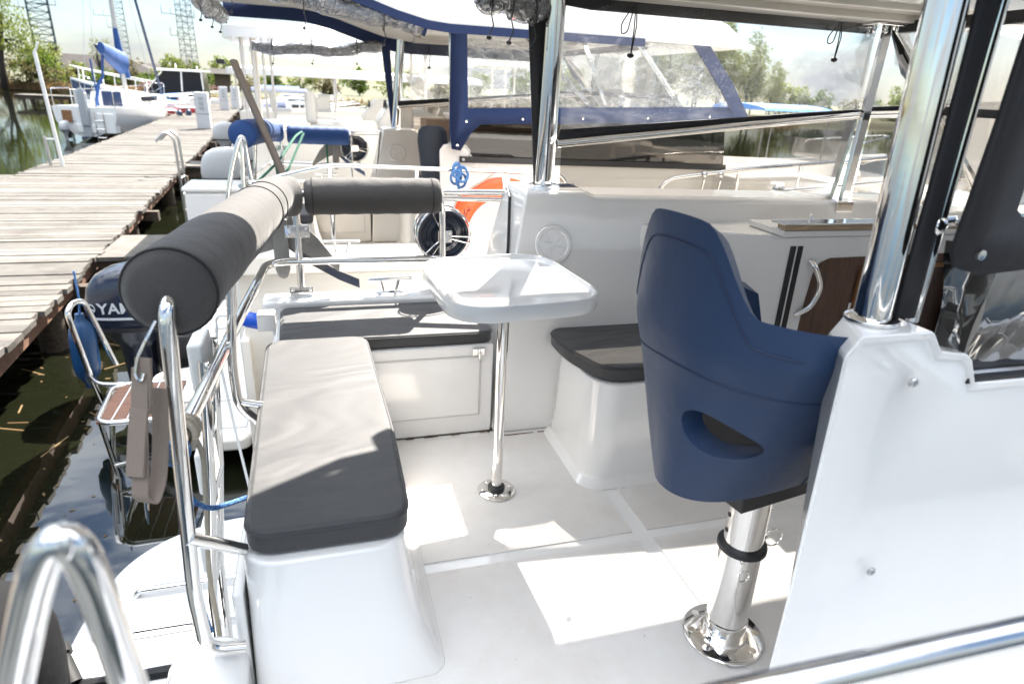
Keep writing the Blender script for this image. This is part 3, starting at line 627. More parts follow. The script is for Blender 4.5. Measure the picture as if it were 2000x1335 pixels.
def pedestal_table(loc, label):
    t = thing('pedestal_table', label, 'table', loc)
    P = [(.345-.6,2.49-2.08),(.885-.6,2.54-2.08),(.925-.6,1.88-2.08),(.365-.6,1.83-2.08)]
    pl = fillet([(p[0],p[1],0) for p in P], .17, 10, True)
    cen = V((.03,.10,0))
    def rg(k, z): return [cen+(p-cen)*k+V((0,0,z)) for p in pl]
    mb = MB(); mb.loft([rg(.93,.800),rg(.985,.806),rg(1.0,.82),rg(1.0,.852),rg(.992,.860),rg(.968,.860),rg(.955,.853),rg(.93,.845),rg(.915,.8425)])
    obj('tabletop', mb, M['table'], t, smooth=50)
    mb = MB(); mb.rod((0,0,.012),(0,0,.79),.021,20); mb.lathe([(.07,.79),(.07,.798),(.022,.80)],(0,0,0)); obj('pole', mb, M['chrome'], t)
    mb = MB(); mb.lathe([(.075,.006),(.075,.012),(.066,.017),(.03,.018),(0,.018)],(0,0,0),(0,0,1),28)
    for k in range(6): mb.ell((.055*math.cos(k*1.047),.055*math.sin(k*1.047),.018),(.007,.007,.003),8,4)
    obj('floor_flange', mb, M['chrome'], t)
    mb = MB(); mb.lathe([(.034,.018),(.034,.03),(.028,.036),(.021,.038)],(0,0,0),(0,0,1),20); obj('collar', mb, M['black'], t)
    return t
M['table'] = pm('white_table_laminate', (.80,.80,.79), .16, coat=.6)

def helm_seat(loc, rz, label):
    t = thing('helm_seat', label, 'boat seat', loc, rz)
    # local: faces +x, pole at origin
    NS, NT = 80, 28
    def top(a):
        if a < .085: return .825-.6*a*a
        if a < .29:
            q = (a-.085)/.205; q = q*q*(3-2*q); return .820-.172*q
        return .648-.082*((a-.29)/.71)**1.1
    def bot(a): return .150+.015*a+.02*max(0,a-.8)**1.5
    def pt(s, tt, off):
        a = abs(s); sg = 1 if s >= 0 else -1
        zt = top(a); zb = bot(a); z = zb+(zt-zb)*tt
        k = .43+.60*min(1, max(0,(z-.13)/.42))**.85 - .05*max(0, z-.6)*2
        hw = .268*k+off; L = .62
        if a <= L:
            an = a/L*math.pi/2; y = hw*math.sin(an)**.85; x = -(.368*(.76+.24*k)+off)*(math.cos(an)**.62)+.0
        else:
            y = hw-.03*((a-L)/(1-L))**2; x = (a-L)/(1-L)*.10
        x -= .07*max(0, z-.45)
        return V((x, sg*y, z+.46))
    vs = []; fs = []; idx = {}
    for lay, off in ((0,0),(1,-.058)):
        for i in range(NS+1):
            for j in range(NT+1):
                s_ = -1+2*i/NS; tt = j/NT
                if lay: s_ *= .985; tt = .045+.91*tt
                idx[lay,i,j] = len(vs); vs.append(pt(s_, tt, off))
    for i in range(NS):
        for j in range(NT):
            fs.append([idx[0,i,j],idx[0,i+1,j],idx[0,i+1,j+1],idx[0,i,j+1]]); fs.append([idx[1,i,j],idx[1,i,j+1],idx[1,i+1,j+1],idx[1,i+1,j]])
        fs.append([idx[0,i,0],idx[1,i,0],idx[1,i+1,0],idx[0,i+1,0]]); fs.append([idx[0,i,NT],idx[0,i+1,NT],idx[1,i+1,NT],idx[1,i,NT]])
    for j in range(NT):
        fs.append([idx[0,0,j],idx[0,0,j+1],idx[1,0,j+1],idx[1,0,j]]); fs.append([idx[0,NS,j],idx[1,NS,j],idx[1,NS,j+1],idx[0,NS,j+1]])
    mb = MB(); mb.v = [tuple(v) for v in vs]; mb.f = fs
    o = obj('backrest', mb, M['navy_seat'], t, smooth=180)
    cut = MB(); ring_ = [(.066*math.cos(q), .052*math.sin(q)+.014*math.cos(q)) for q in [2*math.pi*k/40 for k in range(40)]]
    cut.loft([[V((x,y-.115,.815+z)) for y, z in ring_] for x in (-.8,-.12)])
    c = obj('cutter', cut, M['navy_seat'], t)
    bo = o.modifiers.new('hole','BOOLEAN'); bo.object = c; bo.operation = 'DIFFERENCE'; bo.solver = 'EXACT'
    bpy.context.view_layer.update(); dg = bpy.context.evaluated_depsgraph_get(); me2 = bpy.data.meshes.new_from_object(o.evaluated_get(dg))
    o.modifiers.clear(); o.data = me2; bpy.data.objects.remove(c)
    for p in me2.polygons: p.use_smooth = True
    bv = o.modifiers.new('bv','BEVEL'); bv.width = .016; bv.segments = 4; bv.limit_method = 'ANGLE'; bv.angle_limit = R(48); bv.harden_normals = True
    # seams (welts) on the outer skin
    mb = MB()
    def on(s, z, off=.0015):
        a = abs(s); tt = (z-.0-bot(a))/(top(a)-bot(a)); return pt(s, tt, off)
    mb.tube([on(s, top(abs(s))-.055-.02*abs(s), .0005) for s in [-.42+.84*k/40 for k in range(41)]], .0022, 6)
    mb.tube([on(-.98+1.96*k/70, .50-.10*abs(-.98+1.96*k/70)**1.5, .0005) for k in range(71)], .002, 6)
    for sg in (-1,1): mb.tube([on(sg*(.62+.03*math.sin(k/20*3)), .43-.27*k/20, .0005) for k in range(21)], .002, 6)
    obj('seam', mb, M['seat_seam'], o)
    mb = MB(); mb.loft([[V((x*k+.04,y*k*.70,z)) for x, y in ((.20,.20),(.18,.225),(-.20,.20),(-.30,.14),(-.30,-.14),(-.20,-.20),(.18,-.225),(.20,-.20))] for k, z in ((.9,.66),(1.0,.675),(1.0,.74),(.95,.765),(.7,.775))])
    obj('seat_cushion', mb, M['grey_seat'], t, bevel=.02)
    mb = MB(); mb.box(-.14,.13,-.09,.09,.54,.615); mb.rod((-.10,.06,.56),(-.17,.16,.56),.008,8); mb.add([(-.20,.08,.60),(-.20,.13,.60),(-.05,.13,.60),(-.05,.08,.60),(-.17,.08,.575),(-.17,.13,.575),(-.06,.13,.535),(-.06,.08,.535)],[(0,1,2,3),(7,6,5,4),(0,4,5,1),(1,5,6,2),(2,6,7,3),(3,7,4,0)]); obj('slide_plate', mb, M['black'], t, bevel=.006)
    mb = MB(); mb.lathe([(.058,.012),(.062,.075),(.062,.08),(.0585,.082),(.0585,.33),(.0585,.335),(.054,.336),(.054,.54),(0,.54)],(0,0,0),(0,0,1),36); obj('pedestal', mb, M['chrome'], t)
    mb = MB(); mb.lathe([(.062,.330),(.068,.332),(.068,.344),(.064,.348),(.055,.348)],(0,0,0),(0,0,1),32); obj('locking_collar', mb, M['black'], t)
    mb = MB()
    for z in (.39,.44,.49):
        q = V((-.93,.37,0)); mb.lathe([(.0075,-.001),(.0075,.0015),(0,.0015)], V((0,0,z))+q*.0535, q, 12)
    obj('pin_hole', mb, M['rubber'], t)
    mb = MB()
    for c, w in ((V((.10,-.02,.345)),.028),(V((-.06,-.075,.305)),.017)):
        mb.tube([c+V((.9*w*math.cos(a),-.3*w*math.cos(a),w*math.sin(a))) for a in [k*math.pi/9 for k in range(18)]], .0028, 6, closed=True)
    mb.rod((.05,0,.345),(.085,-.01,.345),.005)
    obj('locking_pin', mb, M['chrome'], t)
    mb = MB(); mb.lathe([(.118,.006),(.118,.012),(.112,.017),(.070,.019),(.066,.024),(.058,.024)],(0,0,0),(0,0,1),48)
    for k in range(8):
        mb.lathe([(.011,.017),(.011,.0185),(0,.0185)],(.095*math.cos(k*.785+.3),.095*math.sin(k*.785+.3),0),(0,0,1),12)
    obj('floor_flange', mb, M['chrome'], t)
    return t
M['seat_seam'] = pm('dark_seam', (.008,.02,.06), .6)

def cushion(nm, poly, z0, z1, label, loc, r=.06):
    pl = fillet([(p[0],p[1],0) for p in poly], r, 7, True)
    xs = [p.x for p in pl]; ys = [p.y for p in pl]; cx = (min(xs)+max(xs))/2; cy = (min(ys)+max(ys))/2
    # smooth plan with a crowned, slightly creased top
    bm = bmesh.new(); vs = [bm.verts.new((p.x-cx, p.y-cy, 0)) for p in pl]; f = bm.faces.new(vs)
    h = z1-z0
    e = bmesh.ops.extrude_face_region(bm, geom=[f]); bmesh.ops.translate(bm, vec=(0,0,h), verts=[v for v in e['geom'] if isinstance(v, bmesh.types.BMVert)])
    bmesh.ops.recalc_face_normals(bm, faces=bm.faces)
    me = bpy.data.meshes.new(nm); bm.to_mesh(me); bm.free()
    me.materials.append(M['cushion']); o = bpy.data.objects.new(nm, me); C.objects.link(o); o.location = (cx, cy, z0)
    for p in me.polygons: p.use_smooth = True
    b = o.modifiers.new('bevel','BEVEL'); b.width = .014; b.segments = 4; b.limit_method = 'ANGLE'; b.angle_limit = R(40); b.harden_normals = True
    mb = MB(); ins = .004
    mb.tube([V((p.x-cx, p.y-cy, h-.012))*1.0 for p in pl], .0038, 6, closed=True)
    pp = obj('piping', mb, M['pipe'], o)
    return tag(o, label, 'seat cushion')
M['pipe'] = pm('charcoal_piping', (.035,.035,.038), .5)

def rail_pad(nm, pts, r, mat, label, loc=(0,0,0), seams=(), ends=(True, True), pucker=True):
    pts = fillet(pts, .16, 10)
    # resample
    L = [0]
    for a, b in zip(pts, pts[1:]): L.append(L[-1]+(b-a).length)
    n = 70; rs = []; j = 0
    for k in range(n+1):
        u = L[-1]*k/n
        while j < len(L)-2 and L[j+1] < u: j += 1
        q = (u-L[j])/max(1e-6, L[j+1]-L[j]); rs.append(pts[j].lerp(pts[j+1], q))
    def rad(t):
        d = min(t, 1-t)*L[-1]; e = .032
        return r*(math.sqrt(max(0, 1-(1-min(1, d/e))**2))*.3+.7) if d < e else r*(1+.012*math.sin(t*40))
    mb = MB(); mb.tube(rs, rad, 36); o = obj(nm, mb, mat, None, smooth=50); o.location = loc
    if seams:
        for s in seams:
            mb = MB(); k = int(s*n); p = rs[k]; d = (rs[k+1]-rs[k-1]).normalized(); u = d.cross(V((0,0,1))).normalized(); w = d.cross(u)
            mb.tube([p+(u*math.cos(a)+w*math.sin(a))*r*1.004 for a in [i*math.pi/18 for i in range(36)]], .003, 5, closed=True)
            obj('seam', mb, M['rubber'] if mat == M['charcoal'] else M['navy'], o)
    return tag(o, label, 'rail pad')

def text(body, size, mat, parent, loc, rot, nm='lettering', bold=.0):
    cu = bpy.data.curves.new(nm, 'FONT'); cu.body = body; cu.size = size; cu.extrude = .0015; cu.offset = bold; cu.align_x = 'LEFT'
    cu.materials.append(mat); o = bpy.data.objects.new(nm, cu); C.objects.link(o); bpy.context.view_layer.update(); me = bpy.data.meshes.new_from_object(o.evaluated_get(bpy.context.evaluated_depsgraph_get())); bpy.data.objects.remove(o)
    o = bpy.data.objects.new(nm, me); C.objects.link(o); o.parent = parent; o.location = loc; o.rotation_euler = rot; return o

def outboard(parent, loc, brand=True, mat='outb', rz=0, nm='outboard_motor', sc=1.0):
    """cowl seen from the side: +x is the boat, motor hangs at -x"""
    e = bpy.data.objects.new(nm, None); C.objects.link(e); e.parent = parent; e.location = loc; e.rotation_euler = (0,0,rz); e.scale = (sc,)*3; e.empty_display_size = .1
    mb = MB()
    secs = [(.0,-.27,.27,.165),(.05,-.29,.30,.18),(.18,-.28,.31,.185),(.30,-.25,.31,.18),(.38,-.19,.29,.165),(.43,-.10,.25,.14),(.455,.0,.19,.09)]
    rings = []
    for z, xa, xb, hw in secs:
        c = (xa+xb)/2; a = (xb-xa)/2
        rings.append([V((c+a*(abs(math.cos(q))**.65)*(1 if math.cos(q) > 0 else -1), hw*(abs(math.sin(q))**.65)*(1 if math.sin(q) > 0 else -1), z)) for q in [2*math.pi*k/32 for k in range(32)]])
    mb.loft(rings); cw = obj('cowling', mb, M[mat], e, smooth=60)
    mb = MB(); mb.loft([[V((.01+.315*math.cos(q)*.97, .19*math.sin(q), z)) for q in [2*math.pi*k/32 for k in range(32)]] for z in (-.03,.0)]); obj('cowl_seal', mb, M['black'], cw)
    mb = MB(); mb.loft([[V((.02+a*math.cos(q), b*math.sin(q), z)) for q in [2*math.pi*k/24 for k in range(24)]] for z, a, b in ((-.03,.27,.165),(-.12,.20,.12),(-.2,.13,.075),(-.75,.10,.05),(-.78,.22,.05),(-.80,.24,.06),(-.82,.12,.04),(-1.1,.10,.03))]); obj('midsection', mb, M[mat], e)
    mb = MB(); mb.box(.16,.40,-.09,.09,-.42,-.06); mb.box(.30,.42,-.13,.13,-.30,-.10); obj('clamp_bracket', mb, M['black'], e, bevel=.02)
    if brand:
        def sf(x, hw=.1855):
            q = min(1, abs(x-.005)/.297)**(1/.65); return hw*max(0, 1-q*q)**.325
        for sg in (-1,):
            mb = MB(); mb.ribbon([V((x,-sf(x,.184)-.001,.085-.02*(x+.22))) for x in [-.22+.44*k/12 for k in range(13)]],(0,0,1),.017,.004); obj('stripe', mb, M['silver'], cw)
            o = text('YAMAHA', .115, M['silver'], cw, (-.165,0,.125), (R(90),0,0), bold=.002)
            for v in o.data.vertices: v.co.z += sf(v.co.x-.165)+.001
            mb = MB(); cx = -.215 if sg < 0 else .27
            mb.tube([(cx+.033*math.cos(a),-sf(cx+.033*math.cos(a))-.002,.163+.033*math.sin(a)) for a in [k*math.pi/12 for k in range(24)]], .003, 5, closed=True)
            for k in range(3):
                a = R(90+120*k); mb.rod((cx,-sf(cx)-.002,.163),(cx+.03*math.cos(a),-sf(cx+.03*math.cos(a))-.002,.163+.03*math.sin(a)),.004,6)
            obj('emblem', mb, M['silver'], cw)
    return e

def fender(loc, label, mat='fender', L=.55, r=.11, tilt=0, rope='rope_blue', ropelen=.35):
    t = thing('boat_fender', label, 'fender', loc)
    t.rotation_euler = (0, tilt, 0)
    mb = MB(); mb.lathe([(.025,-L*.5-.05),(.03,-L*.5-.01),(r*.55,-L*.5+.01),(r*.9,-L*.5+.06),(r,-L*.5+.13),(r,L*.5-.13),(r*.9,L*.5-.06),(r*.55,L*.5-.01),(.03,L*.5+.01),(.028,L*.5+.05)],(0,0,0),(0,0,1),20); obj('body', mb, M[mat], t, smooth=60)
    mb = MB(); mb.tube([(0,0,L*.5+.03),(.01,.01,L*.5+.15),(0,.02,L*.5+ropelen)],.007,6); obj('hanging_rope', mb, M[rope], t)
    return t

# ------------------------------------------------------------------ our boat and what stands in it
own = cabin_boat('motor_boat', 'white cabin motor boat with black canvas, its open cockpit filling the foreground', (0,0,0), 'gel', 'gel', 'black_canvas')
outboard(own, (-1.14,1.70,-.34), brand=True, mat='outb_dull')
mb = MB(); mb.rod((-.98,2.02,-.40),(-.92,1.93,-.46),.035,16); mb.rod((-.99,2.035,-.39),(-.975,2.01,-.405),.045,16); mb.tube(fillet([(-.93,1.95,-.48),(-.8,1.90,-.44),(-.5,1.86,-.40),(-.3,1.82,-.36)],.1),.020,8); mb.tube(fillet([(-.85,1.93,-.52),(-.7,1.90,-.50),(-.55,1.82,-.56),(-.3,1.74,-.5)],.1),.018,8); obj('steering_hose', mb, M['rubber'], own)
pedestal_table((.60,2.08,0), 'white rounded table on a slim chrome pole in the middle of the cockpit')
helm_seat((1.08,1.22,.0), R(10), 'dark blue bucket helm seat with an oval hole, on a thick chrome pedestal')
cushion('seat_cushion', [(-.225,1.335),(.165,1.335),(.17,1.8),(.145,2.60),(-.250,2.60)], .435, .505, 'long grey bench cushion along the stern, partly in shade', None, .07)
cushion('seat_cushion', [(-.20,2.585),(.70,2.575),(.705,3.03),(-.215,3.035)], .44, .50, 'dark grey bench cushion below the table on the far side, above a hatch', None, .05)
cushion('seat_cushion', [(.945,2.565),(.945,2.32),(1.03,2.075),(1.80,2.055),(1.80,2.45),(1.6,2.565)], .44, .505, 'dark grey corner cushion behind the blue helm seat', None, .09)
rail_pad('rail_pad', [(-.300,1.31,1.10),(-.285,1.5,1.10),(-.235,2.2,1.07),(-.205,3.03,1.015),(-.13,3.12,1.0),(-.095,3.125,1.0)], .088, M['charcoal'], 'thick grey padded roll bent round the stern corner of the rail', seams=(.024,.62,.74))
rail_pad('rail_pad', [(-.077,3.125,1.0),(.2,3.128,1.002),(.555,3.13,1.002)], .084, M['charcoal'], 'short dark grey padded roll lying straight along the far rail', seams=(.065,.935))

# webbing strap hooked on the stern post
t = thing('webbing_strap', 'tan webbing strap with a metal hook hanging below the big grey pad', 'strap', (-.36,1.22,1.0))
A = V((-.36,1.22,1.0)); 
def lp(*p): return [V(q)-A for q in fillet(p, .05, 6)]
mb = MB(); mb.ribbon(lp((-.352,1.262,.975),(-.366,1.24,.86),(-.372,1.215,.77),(-.378,1.205,.722),(-.362,1.208,.705),(-.348,1.232,.74),(-.338,1.262,.82),(-.332,1.285,.92)), (.8,-.35,0), .034, .004); sb = obj('webbing', mb, M['tan'], t)
mb = MB(); mb.ribbon(lp((-.360,1.240,.90),(-.370,1.226,.84),(-.380,1.21,.77)), (.8,-.35,0), .036, .007); mb.ribbon(lp((-.344,1.262,.995),(-.350,1.255,.93),(-.357,1.248,.885)), (.8,-.35,0), .031, .007); obj('stitched_end', mb, M['tan'], t)
mb = MB(); mb.tube([q-A for q in fillet([V((-.318,1.285,1.06)),V((-.335,1.27,1.03)),V((-.352,1.262,1.0)),V((-.362,1.255,.965)),V((-.352,1.25,.95)),V((-.345,1.25,.97))],.012,4)], .003, 6); obj('hook', mb, M['chrome'], t)

t = thing('mooring_line', 'thin bright blue rope sagging from the stern rail to the grey bench', 'rope', (-.33,1.40,.72))
A = V((-.33,1.40,.72))
mb = MB(); mb.tube([V(q)-A for q in fillet([(-.345,1.38,.74),(-.335,1.36,.70),(-.34,1.35,.66),(-.325,1.37,.59),(-.30,1.42,.53),(-.27,1.48,.50),(-.235,1.52,.485)],.08,6)], .0065, 8)
mb.tube([V((-.345,1.385,.715))-A+V((.022*math.cos(a),.012*math.cos(a),.03*math.sin(a))) for a in [k*math.pi/8 for k in range(16)]], .0065, 8, closed=True)
mb.tube([V(q)-A for q in fillet([(-.34,1.35,.66),(-.335,1.32,.45),(-.325,1.305,.32),(-.315,1.30,.27)],.08,6)], .006, 8)
obj('rope', mb, M['rope_blue'], t)
t = thing('mooring_line', 'beige rope knotted round the sloping stern tube, its end hanging down', 'rope', (-.35,1.46,.76))
A = V((-.35,1.46,.76)); mb = MB()
for k in range(3): 
    c = V((-.348,1.44+.022*k,.722)); mb.tube([c-A+V((.034*math.cos(a),.012*math.sin(a+k),.034*math.sin(a))) for a in [i*math.pi/8 for i in range(16)]], .0075, 8, closed=True)
mb.tube([V(q)-A for q in fillet([(-.325,1.46,.72),(-.31,1.47,.66),(-.318,1.45,.5),(-.335,1.44,.30),(-.33,1.45,.10),(-.36,1.47,-.15)],.1,6)], .0065, 8)
obj('rope', mb, M['rope_beige'], t)

t = thing('power_plug', 'blue shore power plug in a white socket at the stern corner', 'plug', (-.26,2.62,.575))
q = V((-.9,.1,.22)).normalized()
mb = MB(); mb.lathe([(.032,0),(.032,.06),(.029,.065),(.026,.10),(.014,.13),(.010,.135)],(0,0,0),q,18); obj('plug_body', mb, M['plug'], t)
mb = MB(); mb.tube([V(p) for p in fillet([tuple(q*.13),tuple(q*.18+V((0,0,-.01))),(-.19,.03,-.12),(-.16,.03,-.5),(-.12,.02,-.9)],.06,6)],.006,8); obj('cable', mb, M['tape'], t)
mb = MB(); mb.box(-.02,.05,-.035,.035,-.03,.045); obj('socket_lid', mb, M['gel'], t, bevel=.008)

def cable_reel(loc, label):
    t = thing('cable_reel', label, 'cable reel', loc)
    mb = MB()
    for k in range(7): mb.tube([( (.055+.011*k)*math.cos(a), -.02+.006*math.sin(k*5), (.055+.011*k)*math.sin(a)) for a in [i*math.pi/20 for i in range(40)]], .0105, 8, closed=True)
    mb.lathe([(.05,-.045),(.05,.045)],(0,0,0),(0,1,0),24)
    for k in range(5): mb.tube([(.122*math.cos(a), -.035+.018*k, .122*math.sin(a)) for a in [i*math.pi/20 for i in range(40)]], .010, 8, closed=True)
    obj('cable_coil', mb, M['outb'], t)
    mb = MB()
    for y in (-.055,.06): mb.tube([(.138*math.cos(a), y, .138*math.sin(a)) for a in [i*math.pi/24 for i in range(48)]], .0045, 8, closed=True)
    for k in range(3):
        a = R(90+120*k+20)
        for d in (-.13,.13): mb.rod((.02*math.cos(a+2*d),-.065,.02*math.sin(a+2*d)),(.138*math.cos(a+d),-.055,.138*math.sin(a+d)),.0032,6)
    obj('wire_frame', mb, M['chrome'], t)
    mb = MB(); mb.box(-.035,.035,-.075,-.068,-.03,.03)
    for i in (-1,1):
        for j in (-1,1): mb.ell((i*.024,-.077,j*.017),(.007,.005,.007),8,5)
    obj('bracket', mb, M['chrome'], t, bevel=.002)
    return t
cable_reel((.585,3.23,.795), 'reel of black cable in a chrome wire frame on the rail post')

def lifebuoy(loc, label):
    t = thing('lifebuoy', label, 'lifebuoy', loc)
    mb = MB(); rings = []
    for i in range(56):
        a = 2*math.pi*i/56
        rings.append([V(((.30+.072*math.cos(b))*math.cos(a), .05*math.sin(b), (.30+.072*math.cos(b))*math.sin(a))) for b in [2*math.pi*k/18 for k in range(18)]])
    rings.append(rings[0]); mb.loft(rings, True, False); obj('ring', mb, M['orange'], t, smooth=80)
    mb = MB()
    a0 = R(98); c = V((.30*math.cos(a0),0,.30*math.sin(a0)))
    mb.loft([[V(((.30+.077*math.cos(b))*math.cos(a), .055*math.sin(b), (.30+.077*math.cos(b))*math.sin(a))) for b in [2*math.pi*k/18 for k in range(18)]] for a in (R(83),R(86),R(88),R(91))]); obj('white_band', mb, M['tape'], t)
    mb = MB(); mb.tube(fillet([V((.37*math.cos(a),-.03,.37*math.sin(a))) if k % 2 else V((.40*math.cos(a),-.035,.40*math.sin(a))) for k, a in enumerate([R(100+i*20) for i in range(13)])],.06,4),.006,6); obj('grab_line', mb, M['rope_beige'], t)
    mb = MB(); rr = random.Random(3)
    for k in range(13):
        a = R(142+k*1.7); rad = .28+rr.uniform(0,.035); c = V((rad*math.cos(a),-.0505,rad*math.sin(a))); d = V((rr.uniform(-.01,.01),0,rr.uniform(.008,.02))); mb.rod(c-d*.7, c+d*.7, .0025, 5)
    obj('worn_lettering', mb, M['rubber'], t)
    return t
lifebuoy((1.17,4.235,.58), 'orange lifebuoy with a white tape hanging behind the white bulwark corner')

def anchor(loc, rz, label):
    t = thing('boat_anchor', label, 'anchor', loc, rz)
    mb = MB()
    for s in (-1,1):
        out = [(.01,.10),(.05,.14),(.17,.03),(.265,-.10),(.26,-.135),(.215,-.10),(.10,-.045),(.01,-.02)]
        f = [V((s*x, -.05*(x/.26)**1.5, z)) for x, z in out]; b = [p+V((0,.012,0)) for p in f]; n = len(f)
        mb.add(f+b,[list(range(n)),list(range(n,2*n))[::-1]]+[(i,(i+1)%n,n+(i+1)%n,n+i) for i in range(n)])
    obj('fluke', mb, M['galv'], t, bevel=.004)
    mb = MB(); out = [(-.035,.12),(.035,.12),(.034,-.12),(.02,-.16),(0,-.17),(-.02,-.16),(-.034,-.12)]; n = 7
    mb.add([V((x,-.03,z)) for x, z in out]+[V((x,-.012,z)) for x, z in out],[list(range(n)),list(range(n,2*n))[::-1]]+[(i,(i+1)%n,n+(i+1)%n,n+i) for i in range(n)]); obj('shank', mb, M['galv'], t, bevel=.004)
    mb = MB(); mb.ribbon([V((.03,.0,-.0)),V((.13,.02,-.09)),V((.26,.05,-.18)),V((.36,.08,-.235))],(0,.35,1),.045,.006); obj('lashing_strap', mb, M['outb'], t)
    return t
anchor((-.20,3.20,.765), 0, 'grey galvanised anchor hung on the rail under the dark grey pad')

# ------------------------------------------------------------------ the neighbour of the same build
NX, NY = -.24, 3.985
nb = cabin_boat('motor_boat', 'cream cabin motor boat with navy canvas and blue rail pads, moored next to ours', (NX,NY,0), 'cream', 'cream', 'navy')
outboard(nb, (-1.32,1.62,-.41), brand=True, sc=1.06)
mb = MB(); mb.tube(fillet([(-.62,-.02,-.72),(-.72,-.02,-.50),(-1.10,-.02,-.50),(-1.16,.03,-.50),(-1.20,.48,-.50),(-1.12,.55,-.50),(-.75,.55,-.50)],.06,6),.018,10)
mb.tube(fillet([(-1.36,.85,-.95),(-1.40,.75,-.50),(-1.44,.70,-.02),(-1.42,.76,.03),(-1.38,.85,.02),(-1.28,.92,-.50)],.07,6),.019,10); mb.tube(fillet([(-1.40,.74,-.50),(-1.30,.58,-.50),(-1.18,.55,-.50),(-.9,.55,-.50)],.08),.016,10)
mb.tube([(-1.16,.05,-.50),(-1.12,.10,-1.15)],.016,8); mb.tube([(-1.02,.10,-.50),(-1.0,.15,-1.15)],.016,8); mb.rod((-1.14,.07,-.85),(-1.01,.12,-.85),.014)
bl = obj('boarding_ladder', mb, M['chrome'], nb)
mb = MB()
for k in range(5): mb.box(-1.165+.085*k,-1.09+.085*k,.0,.53,-.515,-.495)
obj('teak_tread', mb, M['teak'], bl, bevel=.003)
mb = MB()
for k in range(4): mb.box(-1.089+.085*k,-1.081+.085*k,.0,.53,-.513,-.497)
obj('caulking', mb, M['tape'], bl)
fender((NX-1.44,NY+.86,-.36), 'long blue fender hanging on the chrome ladder hoop beside the outboard', 'fender', .46, .085, .05)
t = thing('helm_seat', 'slim dark grey seat back on a post behind the navy canvas strip', 'boat seat', (.86,NY+1.22,0), R(-8))
mb = MB(); mb.loft([[V((w*(1 if abs(q) < 9 else 1)*math.cos(q)*abs(math.cos(q))**-.4 if abs(math.cos(q)) > 1e-6 else 0, .05*math.sin(q)+yy, z)) for q in [2*math.pi*(k+.5)/24 for k in range(24)]] for z, w, yy in ((.62,.06,.02),(.66,.075,.02),(.9,.095,.0),(1.1,.118,-.03),(1.17,.112,-.04),(1.205,.085,-.045),(1.215,.04,-.045))]); obj('backrest', mb, M['grey_blue_seat'], t, smooth=70)
mb = MB(); mb.loft([[V((x*k,y*k+.22,z)) for x, y in ((.2,.2),(-.2,.2),(-.22,-.2),(.22,-.2))] for k, z in ((.95,.55),(1,.58),(1,.64),(.93,.67))]); obj('seat_cushion', mb, M['grey_blue_seat'], t, bevel=.03)
mb = MB(); mb.rod((0,.2,0),(0,.2,.56),.05,20); mb.lathe([(.12,0),(.12,.015),(0,.015)],(0,.2,0)); obj('pedestal', mb, M['chrome'], t)
rail_pad('rail_pad', [(-.300,1.31,1.10),(-.285,1.5,1.10),(-.235,2.2,1.07),(-.205,2.98,1.02),(-.13,3.05,1.01),(-.09,3.055,1.01)], .100, M['blue_pad'], 'bright blue padded roll round the stern corner of the cream boat', (NX,NY,0), seams=(.5,))
rail_pad('rail_pad', [(-.055,3.055,.985),(.2,3.057,.98),(.545,3.06,.98)], .088, M['blue_pad'], 'short blue padded roll along the far rail of the cream boat', (NX,NY,0))
cable_reel((.60+NX,3.16+NY,.86), 'coil of white and black cable on the far rail of the cream boat')
anchor((.40+NX,3.2+NY,.80), R(20), 'grey anchor hanging below the short blue pad')
cushion('seat_cushion', [(-.225+NX,1.335+NY),(.165+NX,1.335+NY),(.17+NX,1.8+NY),(.145+NX,2.60+NY),(-.215+NX,2.60+NY)], .435, .505, 'grey stern bench cushion in the cream boat', None, .07)
t = thing('mooring_line', 'bright blue rope knotted round the cream boat side rail', 'rope', (.88,4.30,.97)); mb = MB()
for k in range(5):
    rr = random.Random(k); c = V((rr.uniform(-.02,.03),-.01,-.03+.02*k-.02)); w = rr.uniform(.025,.04); a1 = rr.uniform(0,3)
    mb.tube([c+V((w*math.cos(a),.022*math.sin(a+a1),w*1.2*math.sin(a))) for a in [i*math.pi/8 for i in range(16)]], .009, 7, closed=True)
mb.tube([(.0,-.01,-.05),(.01,0,-.12),(.02,.01,-.3)],.009,7); obj('rope', mb, M['rope_blue'], t)
t = thing('boat_pole', 'worn round wooden pole leaning out over the cream boat stern', 'pole', (-.30,5.48,.60)); mb = MB(); mb.rod((-.26,0,1.0),(0.10,0,-.05),.028,12); mb.ell((-.26,0,1.0),(.028,.028,.015)); obj('shaft', mb, M['teal'], t)
t = thing('mooring_line', 'green rope looped over the cream boat stern', 'rope', (-.25,6.4,.6)); mb = MB()
mb.tube(fillet([(-.55,-.9,-.15),(-.1,-.4,.22),(.05,.3,.40),(.10,.5,.42)],.2),.011,6); mb.tube(fillet([(-.12,-.3,.30),(-.06,-.25,.12),(-.02,-.2,.15),(.12,.3,.42)],.08),.012,6); mb.tube([(.33,.62,.3),(.335,.6,-.25)],.009,6); mb.tube(fillet([(-.12,-.25,.2),(-.1,-.3,.05),(-.04,-.3,.0),(-.05,-.25,.12)],.04),.014,6); obj('rope', mb, M['rope_green'], t)
